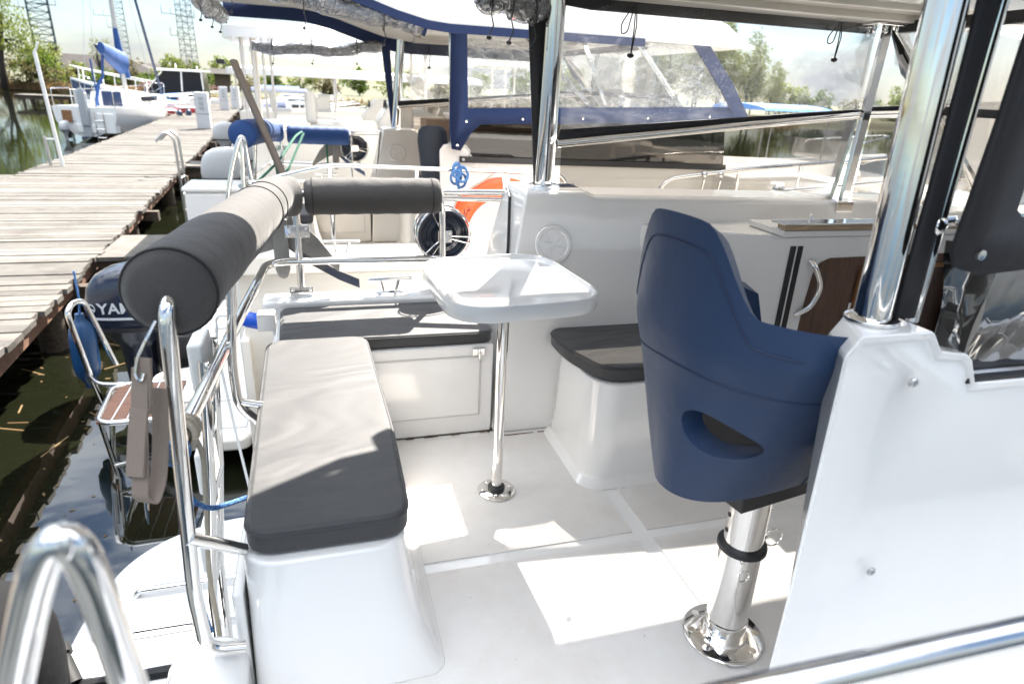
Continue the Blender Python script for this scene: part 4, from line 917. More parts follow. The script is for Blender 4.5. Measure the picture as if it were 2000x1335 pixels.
for x0, x1, y0, y1, z0, z1, lb in ((.92,1.25,5.9,6.25,.80,1.22,'narrow upright cardboard box behind the cream boat wall'),(1.25,2.15,5.6,6.1,.72,1.00,'long flat cardboard box lowest in the cream boat cabin'),(1.35,2.25,5.75,6.2,1.003,1.16,'brown cardboard box on top of the long flat one')):
    mb = MB(); mb.box(0,x1-x0,0,y1-y0,0,z1-z0); mb.box(.0,(x1-x0),-.004,-.001,(z1-z0)*.72,(z1-z0)*.76); o = obj('cardboard_box', mb, M['card'], None, bevel=.006); o.location = (x0,y0,z0); tag(o, lb, 'box')
mb = MB(); mb.box(.9,2.9,5.45,6.35,.66,.715); o = obj('cabin_shelf', mb, M['dark'], None); o.parent = nb; o.location = (-NX,-NY,0)

# ------------------------------------------------------------------ water, land, sky
WZ = -.95
mb = MB(); mb.add([(-1500,-300,WZ),(1500,-300,WZ),(1500,1500,WZ),(-1500,1500,WZ)],[(0,1,2,3)]); struct(obj('water', mb, M['water']))
shore = [(-1500,140),(-300,110),(-120,88),(-60,84),(-34,83.5),(-22,83),(-16,80),(-13.5,69),(-4,67.5),(6,69),(20,72),(45,74),(75,72),(100,66),(160,60),(400,80),(1500,140)]
mb = MB(); n = len(shore)
mb.add([(x,y,WZ-.4) for x, y in shore]+[(x,y+.9,-.55) for x, y in shore]+[(x,y+3,-.32) for x, y in shore]+[(x*1.0,1500,-.25) for x, y in shore],
       [(k*n+i,k*n+i+1,(k+1)*n+i+1,(k+1)*n+i) for k in range(3) for i in range(n-1)])
struct(obj('ground', mb, M['grass']))
rnd = random.Random(5); mb = MB()
def along(poly, u):
    k = int(u); f = u-k; a, b = poly[k], poly[k+1]; return a[0]+(b[0]-a[0])*f, a[1]+(b[1]-a[1])*f
for _ in range(9000):
    x = rnd.uniform(-75,-12) if rnd.random() < .8 else rnd.uniform(-12,60)
    for (xa,ya),(xb,yb) in zip(shore, shore[1:]):
        if xa <= x <= xb: y = ya+(yb-ya)*(x-xa)/(xb-xa)
    y += rnd.uniform(.1,1.9); h = rnd.uniform(.25,.75); w = rnd.uniform(.04,.12); dx = rnd.uniform(-.15,.15); z = WZ+.1+.35*(min(y,1e9) and 1)
    mb.add([(x-w,y,-.85),(x+w,y+.05,-.85),(x+dx,y,-.6+h)],[(0,1,2)])
struct(obj('reed_bank', mb, M['reed'], smooth=180), 'stuff')

rnd = random.Random(17); mb = MB()
for _ in range(130):
    x = rnd.uniform(-2.6,-1.15); y = rnd.uniform(2.2,7.2); a = rnd.uniform(0,3.14); L_ = rnd.choice((.008,.012,.012,.02,.07,.14)) if x < -1.7 else rnd.choice((.006,.010,.014)); w_ = min(.006, L_*.5)
    d = V((math.cos(a),math.sin(a),0)); q = V((-d.y,d.x,0))*w_; c = V((x,y,WZ+.004)); mb.add([c-d*L_-q, c+d*L_-q, c+d*L_+q, c-d*L_+q],[(0,1,2,3)])
struct(obj('floating_debris', mb, M['reed'], smooth=180), 'stuff')

# ------------------------------------------------------------------ vegetation
def crown(nm, blobs, nleaf, size, mat, seed, droop=0):
    r = np.random.RandomState(seed); vs = []; fs = []
    tot = sum(b[3]*b[4]*b[5] for b in blobs)**1
    for cx, cy, cz, rx, ry, rz in blobs:
        k = int(nleaf*(rx*ry*rz)/tot)
        ncl = max(4, k//14)
        cd = r.normal(size=(ncl,3)); cd /= np.linalg.norm(cd,axis=1)[:,None]; cd *= (r.uniform(.25,1.0,size=(ncl,1)))**.45
        for c in cd:
            cc = np.array([cx,cy,cz])+c*np.array([rx,ry,rz]); sp = r.uniform(.10,.26)*min(rx,ry,rz)
            for _ in range(14):
                p = cc+r.normal(size=3)*sp*np.array([1,1,.8+droop])
                u = r.normal(size=3); u /= np.linalg.norm(u); w = np.cross(u, r.normal(size=3)); w /= np.linalg.norm(w)
                if droop: u = np.array([.2*u[0],.2*u[1],-1.0])*(1+droop)
                s = size*r.uniform(.6,1.3); o = len(vs)
                vs += [tuple(p-w*s*.5), tuple(p+u*s*.35), tuple(p+w*s*.5), tuple(p-u*s*.6)]; fs.append([o,o+1,o+2,o+3])
    mb = MB(); mb.v = vs; mb.f = fs; return mb
def plain(nm, mb, mat, parent):
    me = bpy.data.meshes.new(nm); me.from_pydata(mb.v, [], mb.f); me.materials.append(mat)
    o = bpy.data.objects.new(nm, me); C.objects.link(o); o.parent = parent; return o
def tree(nm, label, loc, H, blobs, nleaf, leaf, mat, seed, trunk_r=.2, limbs=6, lean=0, droop=0, group=None, rz=0):
    t = thing(nm, label, 'tree' if 'tree' in nm else 'bush', loc, rz, group)
    r = random.Random(seed); mb = MB(); top = V((lean, 0, H*.75))
    mb.tube([V((0,0,-.3)), V((lean*.2,0,H*.25)), V((lean*.55,.1,H*.5)), top], lambda q: trunk_r*(1-.8*q), 9)
    for k in range(limbs):
        b = r.choice(blobs); f = r.uniform(.2,.7); s = V((lean*f*.9, 0, H*.75*f)); e = V((b[0]+r.uniform(-.6,.6)*b[3], b[1]+r.uniform(-.6,.6)*b[4], b[2]+r.uniform(-.2,.6)*b[5]))
        m = s.lerp(e,.5)+V((r.uniform(-.3,.3),r.uniform(-.3,.3),r.uniform(0,.5)))
        mb.tube([s,m,e], lambda q: trunk_r*.45*(1-.85*q), 6)
    obj('trunk', mb, M['bark'], t, smooth=180)
    plain('crown', crown('crown', blobs, nleaf, leaf, mat, seed, droop), M[mat], t)
    return t
def rblobs(seed, n, R0, H0, H1, rb):
    r = random.Random(seed); out = []
    for k in range(n):
        z = r.uniform(H0,H1); q = 1-abs((z-(H0+H1)/2)/((H1-H0)/2+.01))**2*.6; a = r.uniform(0,6.28); d = R0*q*r.uniform(.1,.9)
        s = rb*r.uniform(.6,1.2); out.append((d*math.cos(a),d*math.sin(a),z,s,s,s*.85))
    return out
G1 = 'bushes along the far bank'; G2 = 'tall pale trees beyond the far shore'
tree('willow_tree', 'big leaning willow at the water edge, leftmost tree', (-30.5,82,-.5), 9, [(-1,0,7,3.2,2.6,2.6),(1.5,0,5.2,2.4,2,2.0),(-3,0,4.5,3,2,2),(2.6,.5,3.4,1.6,1.5,1.3),(-1,1,9.3,3,2.5,2),(-5,0,7,3,3,3)], 15000, .17, 'lf_willow', 2, .33, 14, 1.2, .35)
tree('grey_bush', 'dense olive thicket at the foot of the willow', (-31,84.5,-.4), 2.5, [(-4,0,1.4,3,2,1.6),(1,0,1.3,3,2,1.4),(4.5,0,.9,2,1.5,1.0)], 4200, .2, 'lf_dull', 3, .1, 4)
B = [tree('spring_bush', 'round fresh green bush below the lattice tower', (-28.4,86,-.4), 3, rblobs(11,9,1.9,.8,3.0,1.2), 2600, .2, 'lf_bush', 11, .1, 4, group=G1),
     tree('spring_bush', 'olive twiggy bush hiding the corner of the brown roofed house', (-20.6,92,-.4), 3, rblobs(12,9,2.4,.6,2.6,1.2), 2200, .2, 'lf_dull', 12, .1, 5, group=G1),
     tree('spring_bush', 'pale loose bush right of the brown roofed house', (-17,95,-.4), 4, rblobs(13,10,2.6,.7,3.2,1.2), 2400, .22, 'lf_willow', 13, .1, 5, group=G1)]
r = random.Random(21)
spots = [(-23.5,88,1.0,0),(-29,92,1.1,2),(-19,90,.9,0),(-15.5,98,1.05,1),(-13.5,90,.9,0),(-12,101,1.1,2),(-8.5,93,.8,1),(-5,96,.9,0),(-2,100,.85,2),(2,95,.9,1),(6,99,.95,0),(11,95,1,2),(16,92,1.1,1),(21,90,1.0,2),(26,88,1.1,0),(31,86,1.15,2),(36,88,1.1,1),(41,84,1.2,2),(66,86,1.3,2),(71,84,1.1,0),(76,82,1.0,1),(81,80,1.05,2),(87,79,.95,0),(94,78,1.0,1),(102,76,1.0,2)]
for i, (x, y, s, k) in enumerate(spots):
    side = 'left of the willow gap' if x < -20 else ('behind the sailing boats' if x < -8 else ('behind the far hardtops' if x < 12 else ('seen through the navy canvas windows' if x < 42 else 'seen through our far window')))
    look = ('round fresh green bush', 'olive twiggy bush', 'pale loose bush')[k]
    dup(B[k], (x,y,-.4), r.uniform(0,6.28), '%s on the bank, %s' % (look, side), group='%ss %s' % (look, side), scale=(s*1.15,s*1.15,s*r.uniform(.85,1.15)*(.5 if -28 < x < -17 else 1)))
T = tree('birch_tree', 'tall pale spring tree beyond the shore, seen through our far window', (50,83,-.4), 11, [(0,0,4,2.2,2,2.2),(.6,.3,6.5,2.2,2,2.2),(-.5,.2,9,1.8,1.7,2),(0,0,10.8,1.2,1.2,1.3),(1.6,0,5,1.4,1.3,1.5),(-1.7,0,6,1.3,1.3,1.6)], 5200, .2, 'lf_birch', 31, .16, 14, 0, .25, group=G2)
for x, y, s in ((46.5,85,.95),(48.3,81,.86),(52.5,82,1.0),(54.8,85,.98),(57.2,82,.88),(59.5,84,.74),(62,83,.6),(43.5,84,.85),(64.5,85,.5)):
    dup(T, (x,y,-.4), r.uniform(0,6.28), 'tall pale spring tree beyond the shore, seen through our far window', scale=(s,s,s))
for x, y, lb in ((-24,98,'thin bare tree standing just above the brown roof, taller'),(-26,99,'thin bare tree above the brown roof, smaller')):
    t = tree('birch_tree', lb, (x,y,-.4), 5, [(0,0,4.2,1.1,1,1.3)], 420, .14, 'lf_birch', int(x*-3), .09, 14)
tree('blossom_bush', 'reddish flowering shrubs beside the little hut', (-13.2,76,-.4), 1.2, [(-2.4,0,.55,1.3,.8,.55),(.2,0,.7,1.3,.8,.6),(2.5,0,.5,1.3,.8,.5)], 1800, .15, 'lf_pink', 41, .05, 3)

# ------------------------------------------------------------------ houses, lamp, lattice towers
t = thing('brown_house', 'low house with a brown tiled roof and chimney on the far bank', 'house', (-27,105,-.3))
mb = MB(); mb.box(-5.6,6.5,-2.5,3,0,1.9); obj('wall', mb, M['wallb'], t)
mb = MB(); mb.add([(-6.2,-3.2,1.75),(7.6,-3.2,1.5),(7.6,3.6,1.5),(-6.2,3.6,1.75),(-5.0,.2,3.55),(2.6,.2,3.5)],[(0,1,5,4),(1,2,5),(2,3,4,5),(3,0,4),(0,3,2,1)]); rf = obj('roof', mb, M['brick'], t, smooth=20)
mb = MB(); mb.box(-5.9,-5.1,-.3,.5,2.4,4.2); mb.box(-6.0,-5.0,-.4,.6,4.2,4.32); obj('chimney', mb, M['wallb'], rf)
mb = MB(); mb.box(-3,-2,-2.53,-2.5,.5,1.4); mb.box(0,1,-2.53,-2.5,.5,1.4); obj('window', mb, M['darkwin'], t)
t = thing('wooden_hut', 'small dark hut with a wide flat gable roof at the pier end', 'hut', (-10.4,88,-.3))
mb = MB(); mb.box(-.8,.8,-.8,.8,0,2.0); obj('wall', mb, M['wallb'], t)
mb = MB(); mb.add([(-1.9,-1.3,1.95),(1.9,-1.3,1.95),(1.9,1.3,1.95),(-1.9,1.3,1.95),(-1.2,0,2.55),(1.4,0,2.5)],[(0,1,5,4),(1,2,5),(2,3,4,5),(3,0,4),(0,3,2,1)]); obj('roof', mb, M['brick'], t, smooth=20)
t = thing('low_shed', 'long low shed roof above the green hedge', 'shed', (-21,118,-.3))
mb = MB(); mb.box(-3,3,-1.5,1.5,0,2.4); obj('wall', mb, M['wallb'], t)
mb = MB(); mb.add([(-3.5,-2,2.3),(3.5,-2,2.3),(3.5,2,2.3),(-3.5,2,2.3),(-3.5,0,3.0),(3.5,0,3.0)],[(0,1,5,4),(2,3,4,5),(1,2,5),(3,0,4),(0,3,2,1)]); obj('roof', mb, M['brick'], t, smooth=20)
t = thing('street_lamp', 'black globe lamp on a thin post in front of the house', 'lamp', (-22.2,84.6,-.4))
mb = MB(); mb.tube([(0,0,0),(0,0,4.0)], .05, 8); obj('post', mb, M['black'], t)
mb = MB(); mb.lathe([(.06,3.95),(.12,4.05),(.2,4.25),(.28,4.3),(.12,4.45),(0,4.47)],(0,0,0)); obj('lantern', mb, M['black'], t)
def lattice(label, loc, w0, w1, H, mat, nb, rz, th=.055, ant=()):
    t = thing('lattice_tower', label, 'lattice tower', loc, rz); mb = MB()
    def cor(z): 
        w = (w0+(w1-w0)*z/H)/2; return [V((-w,-w,z)),V((w,-w,z)),V((w,w,z)),V((-w,w,z))]
    for k in range(4): mb.bar(cor(0)[k], cor(H)[k], th*1.6, th*1.6)
    for b in range(nb):
        a = cor(H*b/nb); c = cor(H*(b+1)/nb)
        for k in range(4):
            mb.bar(a[k], a[(k+1)%4], th, th); mb.bar(a[k], c[(k+1)%4], th, th) if b % 2 else mb.bar(a[(k+1)%4], c[k], th, th)
    obj('lattice_frame', mb, M[mat], t, smooth=20)
    mb = MB()
    for z, dx, d2 in ant:
        mb.bar((0,0,z),(dx,0,z),.09,.09); mb.bar((dx,0,z-.1),(dx,0,z+1.3),.07,.07); mb.bar((dx*.6,0,z-.1),(dx*.6,0,z+1.0),.06,.06)
    if ant: obj('antenna', mb, M[mat], t)
    return t
lattice('dark blue lattice tower, widest and leftmost of the three', (-41.4,130,-.3), 3.0, 2.4, 44, 'steelblue', 40, R(20), .085, ((10.3,-4.0,0),(8.5,-2.2,0),(11,2.5,0)))
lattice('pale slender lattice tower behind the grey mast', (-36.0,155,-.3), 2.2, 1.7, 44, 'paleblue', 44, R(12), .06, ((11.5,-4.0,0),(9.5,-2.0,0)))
lattice('slender lattice tower above the white yacht cabin', (-23.4,150,-.3), 2.3, 1.5, 44, 'steelblue', 44, R(35), .055, ((12.2,-4.2,0),(8.5,-3,0),(12,2,0)))

# ------------------------------------------------------------------ pier, fingers
def px_r(y): return -1.855-.0585*y
rr = random.Random(8)
pier = thing('wooden_pier', 'long pier of weathered grey planks running back from the left', 'pier', (-3.5,20,-.3))
O = V((-3.5,20,-.3)); mb = MB(); y = 1.2
while y < 66.5:
    w = rr.uniform(.125,.15); e = rr.uniform(-.035,.035); z = rr.uniform(-.006,.006); sk = .0585
    x1 = px_r(y)+e; x0 = px_r(y)-2.55+rr.uniform(-.03,.03)
    mb.add([V((x,yy+ (0 if x == x1 else -(x1-x0)*0+ .15*0),zz))-O for zz in (-.345+z,-.30+z) for x, yy in ((x0,y),(x1,y),(x1,y+w),(x0,y+w))],[(0,3,2,1),(4,5,6,7),(0,1,5,4),(1,2,6,5),(2,3,7,6),(3,0,4,7)])
    y += w+rr.uniform(.010,.022)
obj('deck', mb, M['plank'], pier, smooth=20)
mb = MB()
for dx in (-.12,-1.3,-2.42):
    mb = MB(); mb.bar(V((px_r(1.2)+dx,1.2,-.43))-O, V((px_r(66)+dx,66,-.43))-O, .08, .165); obj('edge_beam', mb, M['beam_red'], pier)
for k in range(17):
    y = 2.6+3.9*k
    for dx in (-.25,-2.25):
        mb = MB(); mb.rod(V((px_r(y)+dx,y,-2.5))-O, V((px_r(y)+dx,y,-.36))-O, .12, 10); obj('pile', mb, M['beam'], pier)
    mb = MB(); mb.bar(V((px_r(y)+.10,y+.3,-.50))-O, V((px_r(y)-2.6,y+.3,-.50))-O, .12, .14); obj('cross_beam', mb, M['beam'], pier)
def finger(x0, x1, y0, y1, label, z=-.31):
    t = thing('finger_jetty', label, 'jetty', (x0,y0,z)); mb = MB(); x = 0
    while x < x1-x0:
        w = rr.uniform(.26,.31); e = rr.uniform(-.03,.02); mb.box(x,x+w,e,y1-y0+rr.uniform(-.02,.03),-.045,rr.uniform(-.004,.004)); x += w+.012
    obj('deck', mb, M['plank'], t, smooth=20)
    mb = MB(); mb.box(.0,x1-x0,.06,.16,-.25,-.05); mb.box(0,x1-x0,y1-y0-.16,y1-y0-.06,-.25,-.05); obj('edge_beam', mb, M['beam'], t)
    for k in range(int((x1-x0)/2.2)+1):
        mb = MB(); mb.rod((.5+2.2*k,.15,-2),(.5+2.2*k,.15,-.1),.09,10); obj('pile', mb, M['beam'], t); mb = MB(); mb.rod((.5+2.2*k,y1-y0-.15,-2),(.5+2.2*k,y1-y0-.15,-.1),.09,10); obj('pile', mb, M['beam'], t)
    return t
finger(px_r(7.9)+.02,5.5,7.40,8.45,'short plank jetty branching off beside the cream boat')
finger(px_r(15.7)+.02,1.5,15.3,16.2,'narrow plank jetty branching off by the pier ladder')
finger(px_r(13)-2.58-7.5,px_r(13)-2.58,11.6,13.6,'plank jetty branching off the pier to the left')
finger(-19.5,-13.2,53.5,55.5,'low grey jetty on dark posts under the far bank')
t = thing('mooring_line', 'blue and white rope coiled on the short plank jetty', 'rope', (-1.55,7.9,-.30)); mb = MB()
mb.tube(fillet([(.0,.2,.02),(-.15,.1,.02),(-.12,-.15,.02),(.1,-.2,.02),(.5,-.1,.05),(1.3,-.4,.42)],.1),.016,7); mb.tube(fillet([(.0,.35,.02),(-.1,.3,.02),(.1,.25,.02),(.6,.2,.10),(1.25,.05,.45)],.1),.016,7); obj('rope', mb, M['rope_blue'], t)
t = thing('pier_ladder', 'steel ladder with two curved handrails on the pier edge', 'ladder', (px_r(13.6)+.06,13.6,-.3)); mb = MB()
for dy in (0,.42): mb.tube(fillet([(-.28,dy,.62),(-.10,dy,.80),(.03,dy,.68),(.04,dy,.1),(.05,dy,-1.4)],.12,6),.026,8)
for z in (-.05,-.35,-.65): mb.rod((.05,0,z),(.05,.42,z),.018,8)
obj('frame', mb, M['alu'], t)
t = thing('mooring_pole', 'white slanting pole with a hook at the left pier edge', 'pole', (-4.86,14.9,-.3)); mb = MB(); mb.tube([(0,0,-1.6),(0,0,.0),(-.08,0,2.05)],.034,10); mb.tube([(-.08,0,2.05),(-.03,0,2.12),(.0,0,2.22)],.02,6); obj('shaft', mb, M['tape'], t)
mb = MB(); mb.rod((-.16,.02,-1.6),(-.22,.02,.55),.03,8); mb.rod((-.2,.02,.5),(-.05,0,.5),.02,6); obj('bracket_post', mb, M['alu'], t)
def pedestal(loc, label):
    t = thing('power_pedestal', label, 'power pedestal', loc); mb = MB(); mb.box(-.22,.22,-.2,.2,0,1.22); b = obj('housing', mb, M['pedgrey'], t, bevel=.03)
    mb = MB(); mb.box(-.222,.222,-.202,.202,.50,.515); obj('joint', mb, M['rubber'], b)
    for z in (.66,.82,.98):
        mb = MB(); mb.box(-.08,.08,-.225,-.19,z,z+.11); obj('socket', mb, M['outb_grey'], b, bevel=.015)
    return t
M['pedgrey'] = pm('light_grey_housing', (.50,.51,.52), .5)
pd = pedestal((-3.85,26.1,-.3), 'light grey power pedestal with three sockets, nearest on the pier')
dup(pd, (-4.9,41,-.3), .1, 'light grey power pedestal further back on the pier, left of a pair')
dup(pd, (-4.55,43.5,-.3), -.1, 'light grey power pedestal further back on the pier, right of a pair')

# ------------------------------------------------------------------ hardtop boats to the right of the pier
def hardtop(label, loc, zr, L=4.6, posts=True, sc=1, seed=0):
    """origin: stern, water side nearest us; x forward"""
    t = thing('hardtop_boat', label, 'motor boat', loc, 0, None); zo = loc[2]; g = M['gel']
    mb = MB(); rings = []
    for x, hb, zg in ((0,1.12,.78),(1,1.18,.80),(3,1.15,.86),(4.6,.8,.98),(5.8,.08,1.1)):
        prof = [(1.0,zg),(.99,zg-.1),(.93,.1),(.8,-.75),(.3,-1.1)]; yc = 1.18
        rings.append([V((x,yc-hb*a,z)) for a, z in prof]+[V((x,yc+hb*a,z)) for a, z in prof[::-1]])
    mb.loft(rings); mb.f = [f for f in mb.f if not (len(f) == 4 and {q % 10 for q in f} == {0,9})]; obj('hull', mb, M['cream'], t, smooth=30)
    mb = MB(); mb.box(0.02,3.6,.10,.26,.74,.80); mb.box(.02,3.6,2.10,2.26,.74,.80); mb.box(.02,.2,.26,2.10,.70,.76); mb.box(.1,3.4,.2,2.2,.2,.25); obj('coaming', mb, g, t, bevel=.02)
    mb = MB(); mb.prism([(3.4,.1),(4.6,.38),(5.8,1.12),(5.8,1.24),(4.6,1.98),(3.4,2.26)],.86,.98); obj('foredeck', mb, g, t, bevel=.03)
    mb = MB(); mb.loft([[V((x,y,z)) for x, y in ((1.6,.55),(2.1,.55),(2.1,1.2),(1.6,1.2))] for z in (.25,.9)]+[[V((x,y,1.22)) for x, y in ((1.85,.55),(2.1,.55),(2.1,1.2),(1.85,1.2))]]); cn = obj('console', mb, M['cream'], t, bevel=.04)
    mb = MB(); mb.tube([V((1.72+.02,.88+.15*math.cos(a),1.05+.13*math.sin(a))) for a in [k*math.pi/8 for k in range(16)]], .014, 6, closed=True); obj('steering_wheel', mb, M['black'], cn)
    mb = MB(); mb.box(.7,1.15,.5,1.3,.25,.85); mb.box(.66,.80,.5,1.3,.85,1.25); obj('bench_seat', mb, M['cream'], t, bevel=.05)
    mb = MB(); mb.add([(2.5,.3,1.0),(2.5,2.1,1.0),(2.15,2.0,1.55),(2.15,.4,1.55)],[(0,1,2,3)]); obj('windscreen', mb, M['tint'], t)
    z = zr-zo
    mb = MB(); a = fillet([(-.25,-.02,0),(L,.12,0),(L,2.24,0),(-.25,2.38,0)], .45, 7, True)
    mb.loft([[V((p.x,p.y,z)) for p in a],[V((p.x,p.y,z+.13)) for p in a],[V((L*.5+(p.x-L*.5)*.9,1.18+(p.y-1.18)*.85,z+.20)) for p in a]]); rf = obj('hardtop', mb, g, t, smooth=40)
    for x, y in ((-.02,.12),(.10,.14),(-.02,2.24),(2.2,.12),(2.3,2.24),(L-.4,.3),(L-.4,2.0)):
        mb = MB(); mb.rod((x,y,.76),(x,y,z+.01),.022,8); obj('roof_post', mb, M['alu_w'], t)
    mb = MB(); mb.rod((-.18,.4,z+.16),(-.26,.4,z+.24),.012,6); mb.box(-.42,-.24,.34,.46,z+.20,z+.30); obj('flood_lamp', mb, M['black'], rf)
    outboard(t, (-.55,1.2,.05), False, 'pedgrey', sc=.9)
    return t
M['alu_w'] = pm('white_painted_tube', (.62,.59,.55), .35)
hardtop('white hardtop boat nearest behind the cream boat, its roof highest', (-.80,8.9,.10), 1.93, 4.2)
hardtop('white hardtop boat in the middle, its long roof just above the far one', (-.78,12.2,.0), 1.88, 4.8)
hardtop('white hardtop boat with the lowest roof, furthest of the three hardtops', (-1.75,17.2,-.05), 1.55, 6.0)
t = thing('white_locker', 'white plastic locker standing on the stern behind the grey pad', 'locker', (-1.22,8.75,-.31)); mb = MB(); mb.box(-.35,.45,-.3,.3,0,.50); obj('box', mb, M['gel'], t, bevel=.04); mb = MB(); mb.box(-.37,.47,-.32,.32,.50,.57); obj('lid', mb, M['gel'], t, bevel=.03)

# ------------------------------------------------------------------ small boats further along
def small_boat(label, loc, rz, hullm, top, topm, L=4.6, seed=0, group=None):
    t = thing('small_boat', label, 'boat', loc, rz, group); r = random.Random(seed)
    mb = MB(); rings = []
    for u, hb, zg in ((0,.86,.70),(.3,.95,.72),(.65,.85,.80),(.88,.45,.92),(1,.05,1.0)):
        prof = [(1,zg),(.97,zg-.12),(.85,.1),(.6,-.15),(.2,-.3)]
        rings.append([V((u*L,-hb*a,z)) for a, z in prof]+[V((u*L,hb*a,z)) for a, z in prof[::-1]])
    mb.loft(rings); obj('hull', mb, M[hullm], t, smooth=30)
    mb = MB(); mb.prism([(L*.55,-.85),(L*.88,-.43),(L,-.03),(L,.03),(L*.88,.43),(L*.55,.85)],.86,.93); mb.box(.05,L*.55,-.9,-.75,.70,.78); mb.box(.05,L*.55,.75,.9,.70,.78); obj('deck', mb, M['gel'], t, bevel=.03)
    if top == 'cover':
        mb = MB(); mb.loft([[V((x,.86*k*math.cos(a),.74+h*math.sin(a))) for a in [math.pi*q/10 for q in range(11)]] for x, k, h in ((0,.9,.15),(L*.25,1,.42),(L*.5,1,.55),(L*.72,.75,.3),(L*.9,.35,.22))]); obj('cover', mb, M[topm], t)
    elif top == 'cabin':
        mb = MB(); mb.loft([[V((x,y*k,z)) for x, y in ((L*.3,-.75),(L*.8,-.5),(L*.8,.5),(L*.3,.75))] for k, z in ((1,.75),(.95,1.0),(.85,1.32))]); cb = obj('cabin', mb, M['gel'], t, bevel=.05)
        mb = MB(); mb.box(L*.36,L*.7,-.745,.745,1.02,1.2); obj('window', mb, M['darkwin'], cb)
    elif top == 'bimini':
        mb = MB(); mb.loft([[V((x,.95*math.cos(a)*1.0,1.95+.12*math.sin(a))) for a in [math.pi*q/8 for q in range(9)]] for x in (.1,1.0,2.0)]); bi = obj('bimini', mb, M[topm], t, solid=.02)
        mb = MB()
        for x in (.15,1.95):
            for y in (-.9,.9): mb.rod((x,y,.75),(x,y,1.95),.018,6)
        obj('bimini_pole', mb, M['alu'], t)
        mb = MB(); mb.add([(2.6,-.8,.9),(2.6,.8,.9),(2.2,.7,1.35),(2.2,-.7,1.35)],[(0,1,2,3)]); obj('windscreen', mb, M['tint'], t)
    mb = MB(); mb.tube(fillet([(L*.6,-.8,.9),(L*.6,-.8,1.25),(L*.98,-.1,1.45),(L*.98,.1,1.45),(L*.6,.8,1.25),(L*.6,.8,.9)],.15),.018,7); obj('bow_rail', mb, M['chrome'], t)
    outboard(t, (-.28,0,.55), False, r.choice(['outb','pedgrey','black']), sc=.75)
    return t
row = [(20.4,'gel','cover','tarp','low white boat under a crumpled blue cover, nearest past the hardtops'),(23.4,'gel','cabin','gel','small white cabin boat with smoked side windows, second past the hardtops'),(26.4,'gel','bimini','navy','white open boat under a navy bimini on the right of the pier'),(29.5,'navy_hull','cover','tape','navy hulled boat under a white cover on the right of the pier'),(33,'gel','bimini','sail','white open boat under a blue bimini on the right of the pier'),(36.5,'gel','cabin','gel','white cabin boat in the middle of the far right row'),(40.5,'gel','cover','navy','white boat under a dark navy cover in the far right row'),(45,'gel','cabin','gel','white cabin boat near the far end of the right row'),(50,'gel','cover','tape','white covered boat last but one in the right row'),(55,'gel','cabin','gel','white cabin boat last in the right row, by the shore')]
M['navy_hull'] = pm('navy_gelcoat', (.015,.03,.09), .2, coat=.5)
for i, (y, h, tp, tm, lb) in enumerate(row): small_boat(lb, (px_r(y)+1.1,y,-.90), .04*((i*7)%5-2), h, tp, tm, 4.6+.2*(i%3), i, 'small boats along the right of the pier')
for i, (y, col, lb) in enumerate(((19.3,'fender','blue fender hanging on the right edge of the pier, nearest'),(21.9,'fend_navy','dark fender hanging at the right edge of the pier'),(28.0,'fender','blue fender on the right edge of the pier, further back'))): fender((px_r(y)+1.0,y,-.25), lb, col, .6, .11)
small_boat('white open boat with a bright blue bimini seen beyond the navy canvas window', (9.2,13.6,-.62), R(4), 'gel', 'bimini', 'tarp', 5.0, 77)

# ------------------------------------------------------------------ left side: sailing boats and yacht
t = thing('sailing_boat', 'white sailing boat with a blue sail cover and grey mast, bow against the pier', 'sailing boat', (-8.15,28.2,-.95), R(79))
mb = MB(); rings = []; L = 7.2
for u, hb, zg, zk in ((0,1.12,1.15,.12),(.06,1.18,1.15,.05),(.3,1.28,1.14,-.2),(.6,1.08,1.2,-.25),(.85,.5,1.3,-.1),(1.0,.04,1.42,.25)):
    prof = [(1,zg),(.99,zg-.1),(.93,zg*.55),(.72,zk+.22),(.25,zk)]
    rings.append([V((u*L,-hb*a,z)) for a, z in prof]+[V((u*L,hb*a,z)) for a, z in prof[::-1]])
mb.loft(rings); obj('hull', mb, M['gel'], t, smooth=32)
mb = MB(); mb.loft([[V((x,y,z)) for y, z in ((-w,1.12),(-w*.9,h),(-w*.5,h+.10),(w*.5,h+.10),(w*.9,h),(w,1.12))] for x, w, h in ((2.2,.85,1.62),(3.0,.85,1.64),(4.6,.6,1.5),(5.6,.25,1.34))]); cb = obj('cabin', mb, M['gel'], t, smooth=30)
mb = MB(); mb.box(2.17,2.21,-.36,.36,1.0,1.66); obj('companionway', mb, M['navy_hull'], cb, bevel=.01)
mb = MB(); mb.box(2.9,4.3,-.845,.845,1.32,1.5); obj('window', mb, M['darkwin'], cb)
mb = MB(); mb.box(-.10,-.0,-.18,.12,.1,1.62); mb.loft([[V((x,y,z)) for x, y in ((-.14,-.16),(.04,-.16),(.04,.12),(-.14,.12))] for z in (.5,1.65)]+[[V((x,y,1.80)) for x, y in ((-.10,-.09),(.0,-.09),(.0,.05),(-.10,.05))]]); obj('rudder_head', mb, M['outb_grey'], t, bevel=.03)
mb = MB(); mb.box(-.04,.35,-1.0,-.42,.25,.95); mb.box(-.02,.5,.35,.95,.65,1.18); mb.box(-.05,.0,-.45,.35,.25,.55); obj('transom_step', mb, M['gel'], t, bevel=.04)
mb = MB(); mb.box(-.06,-.02,.45,.78,.62,1.02); obj('outboard_pad', mb, M['walnut_rim'], t)
outboard(t, (-.35,.62,.35), False, 'pedgrey', sc=.7)
mb = MB()
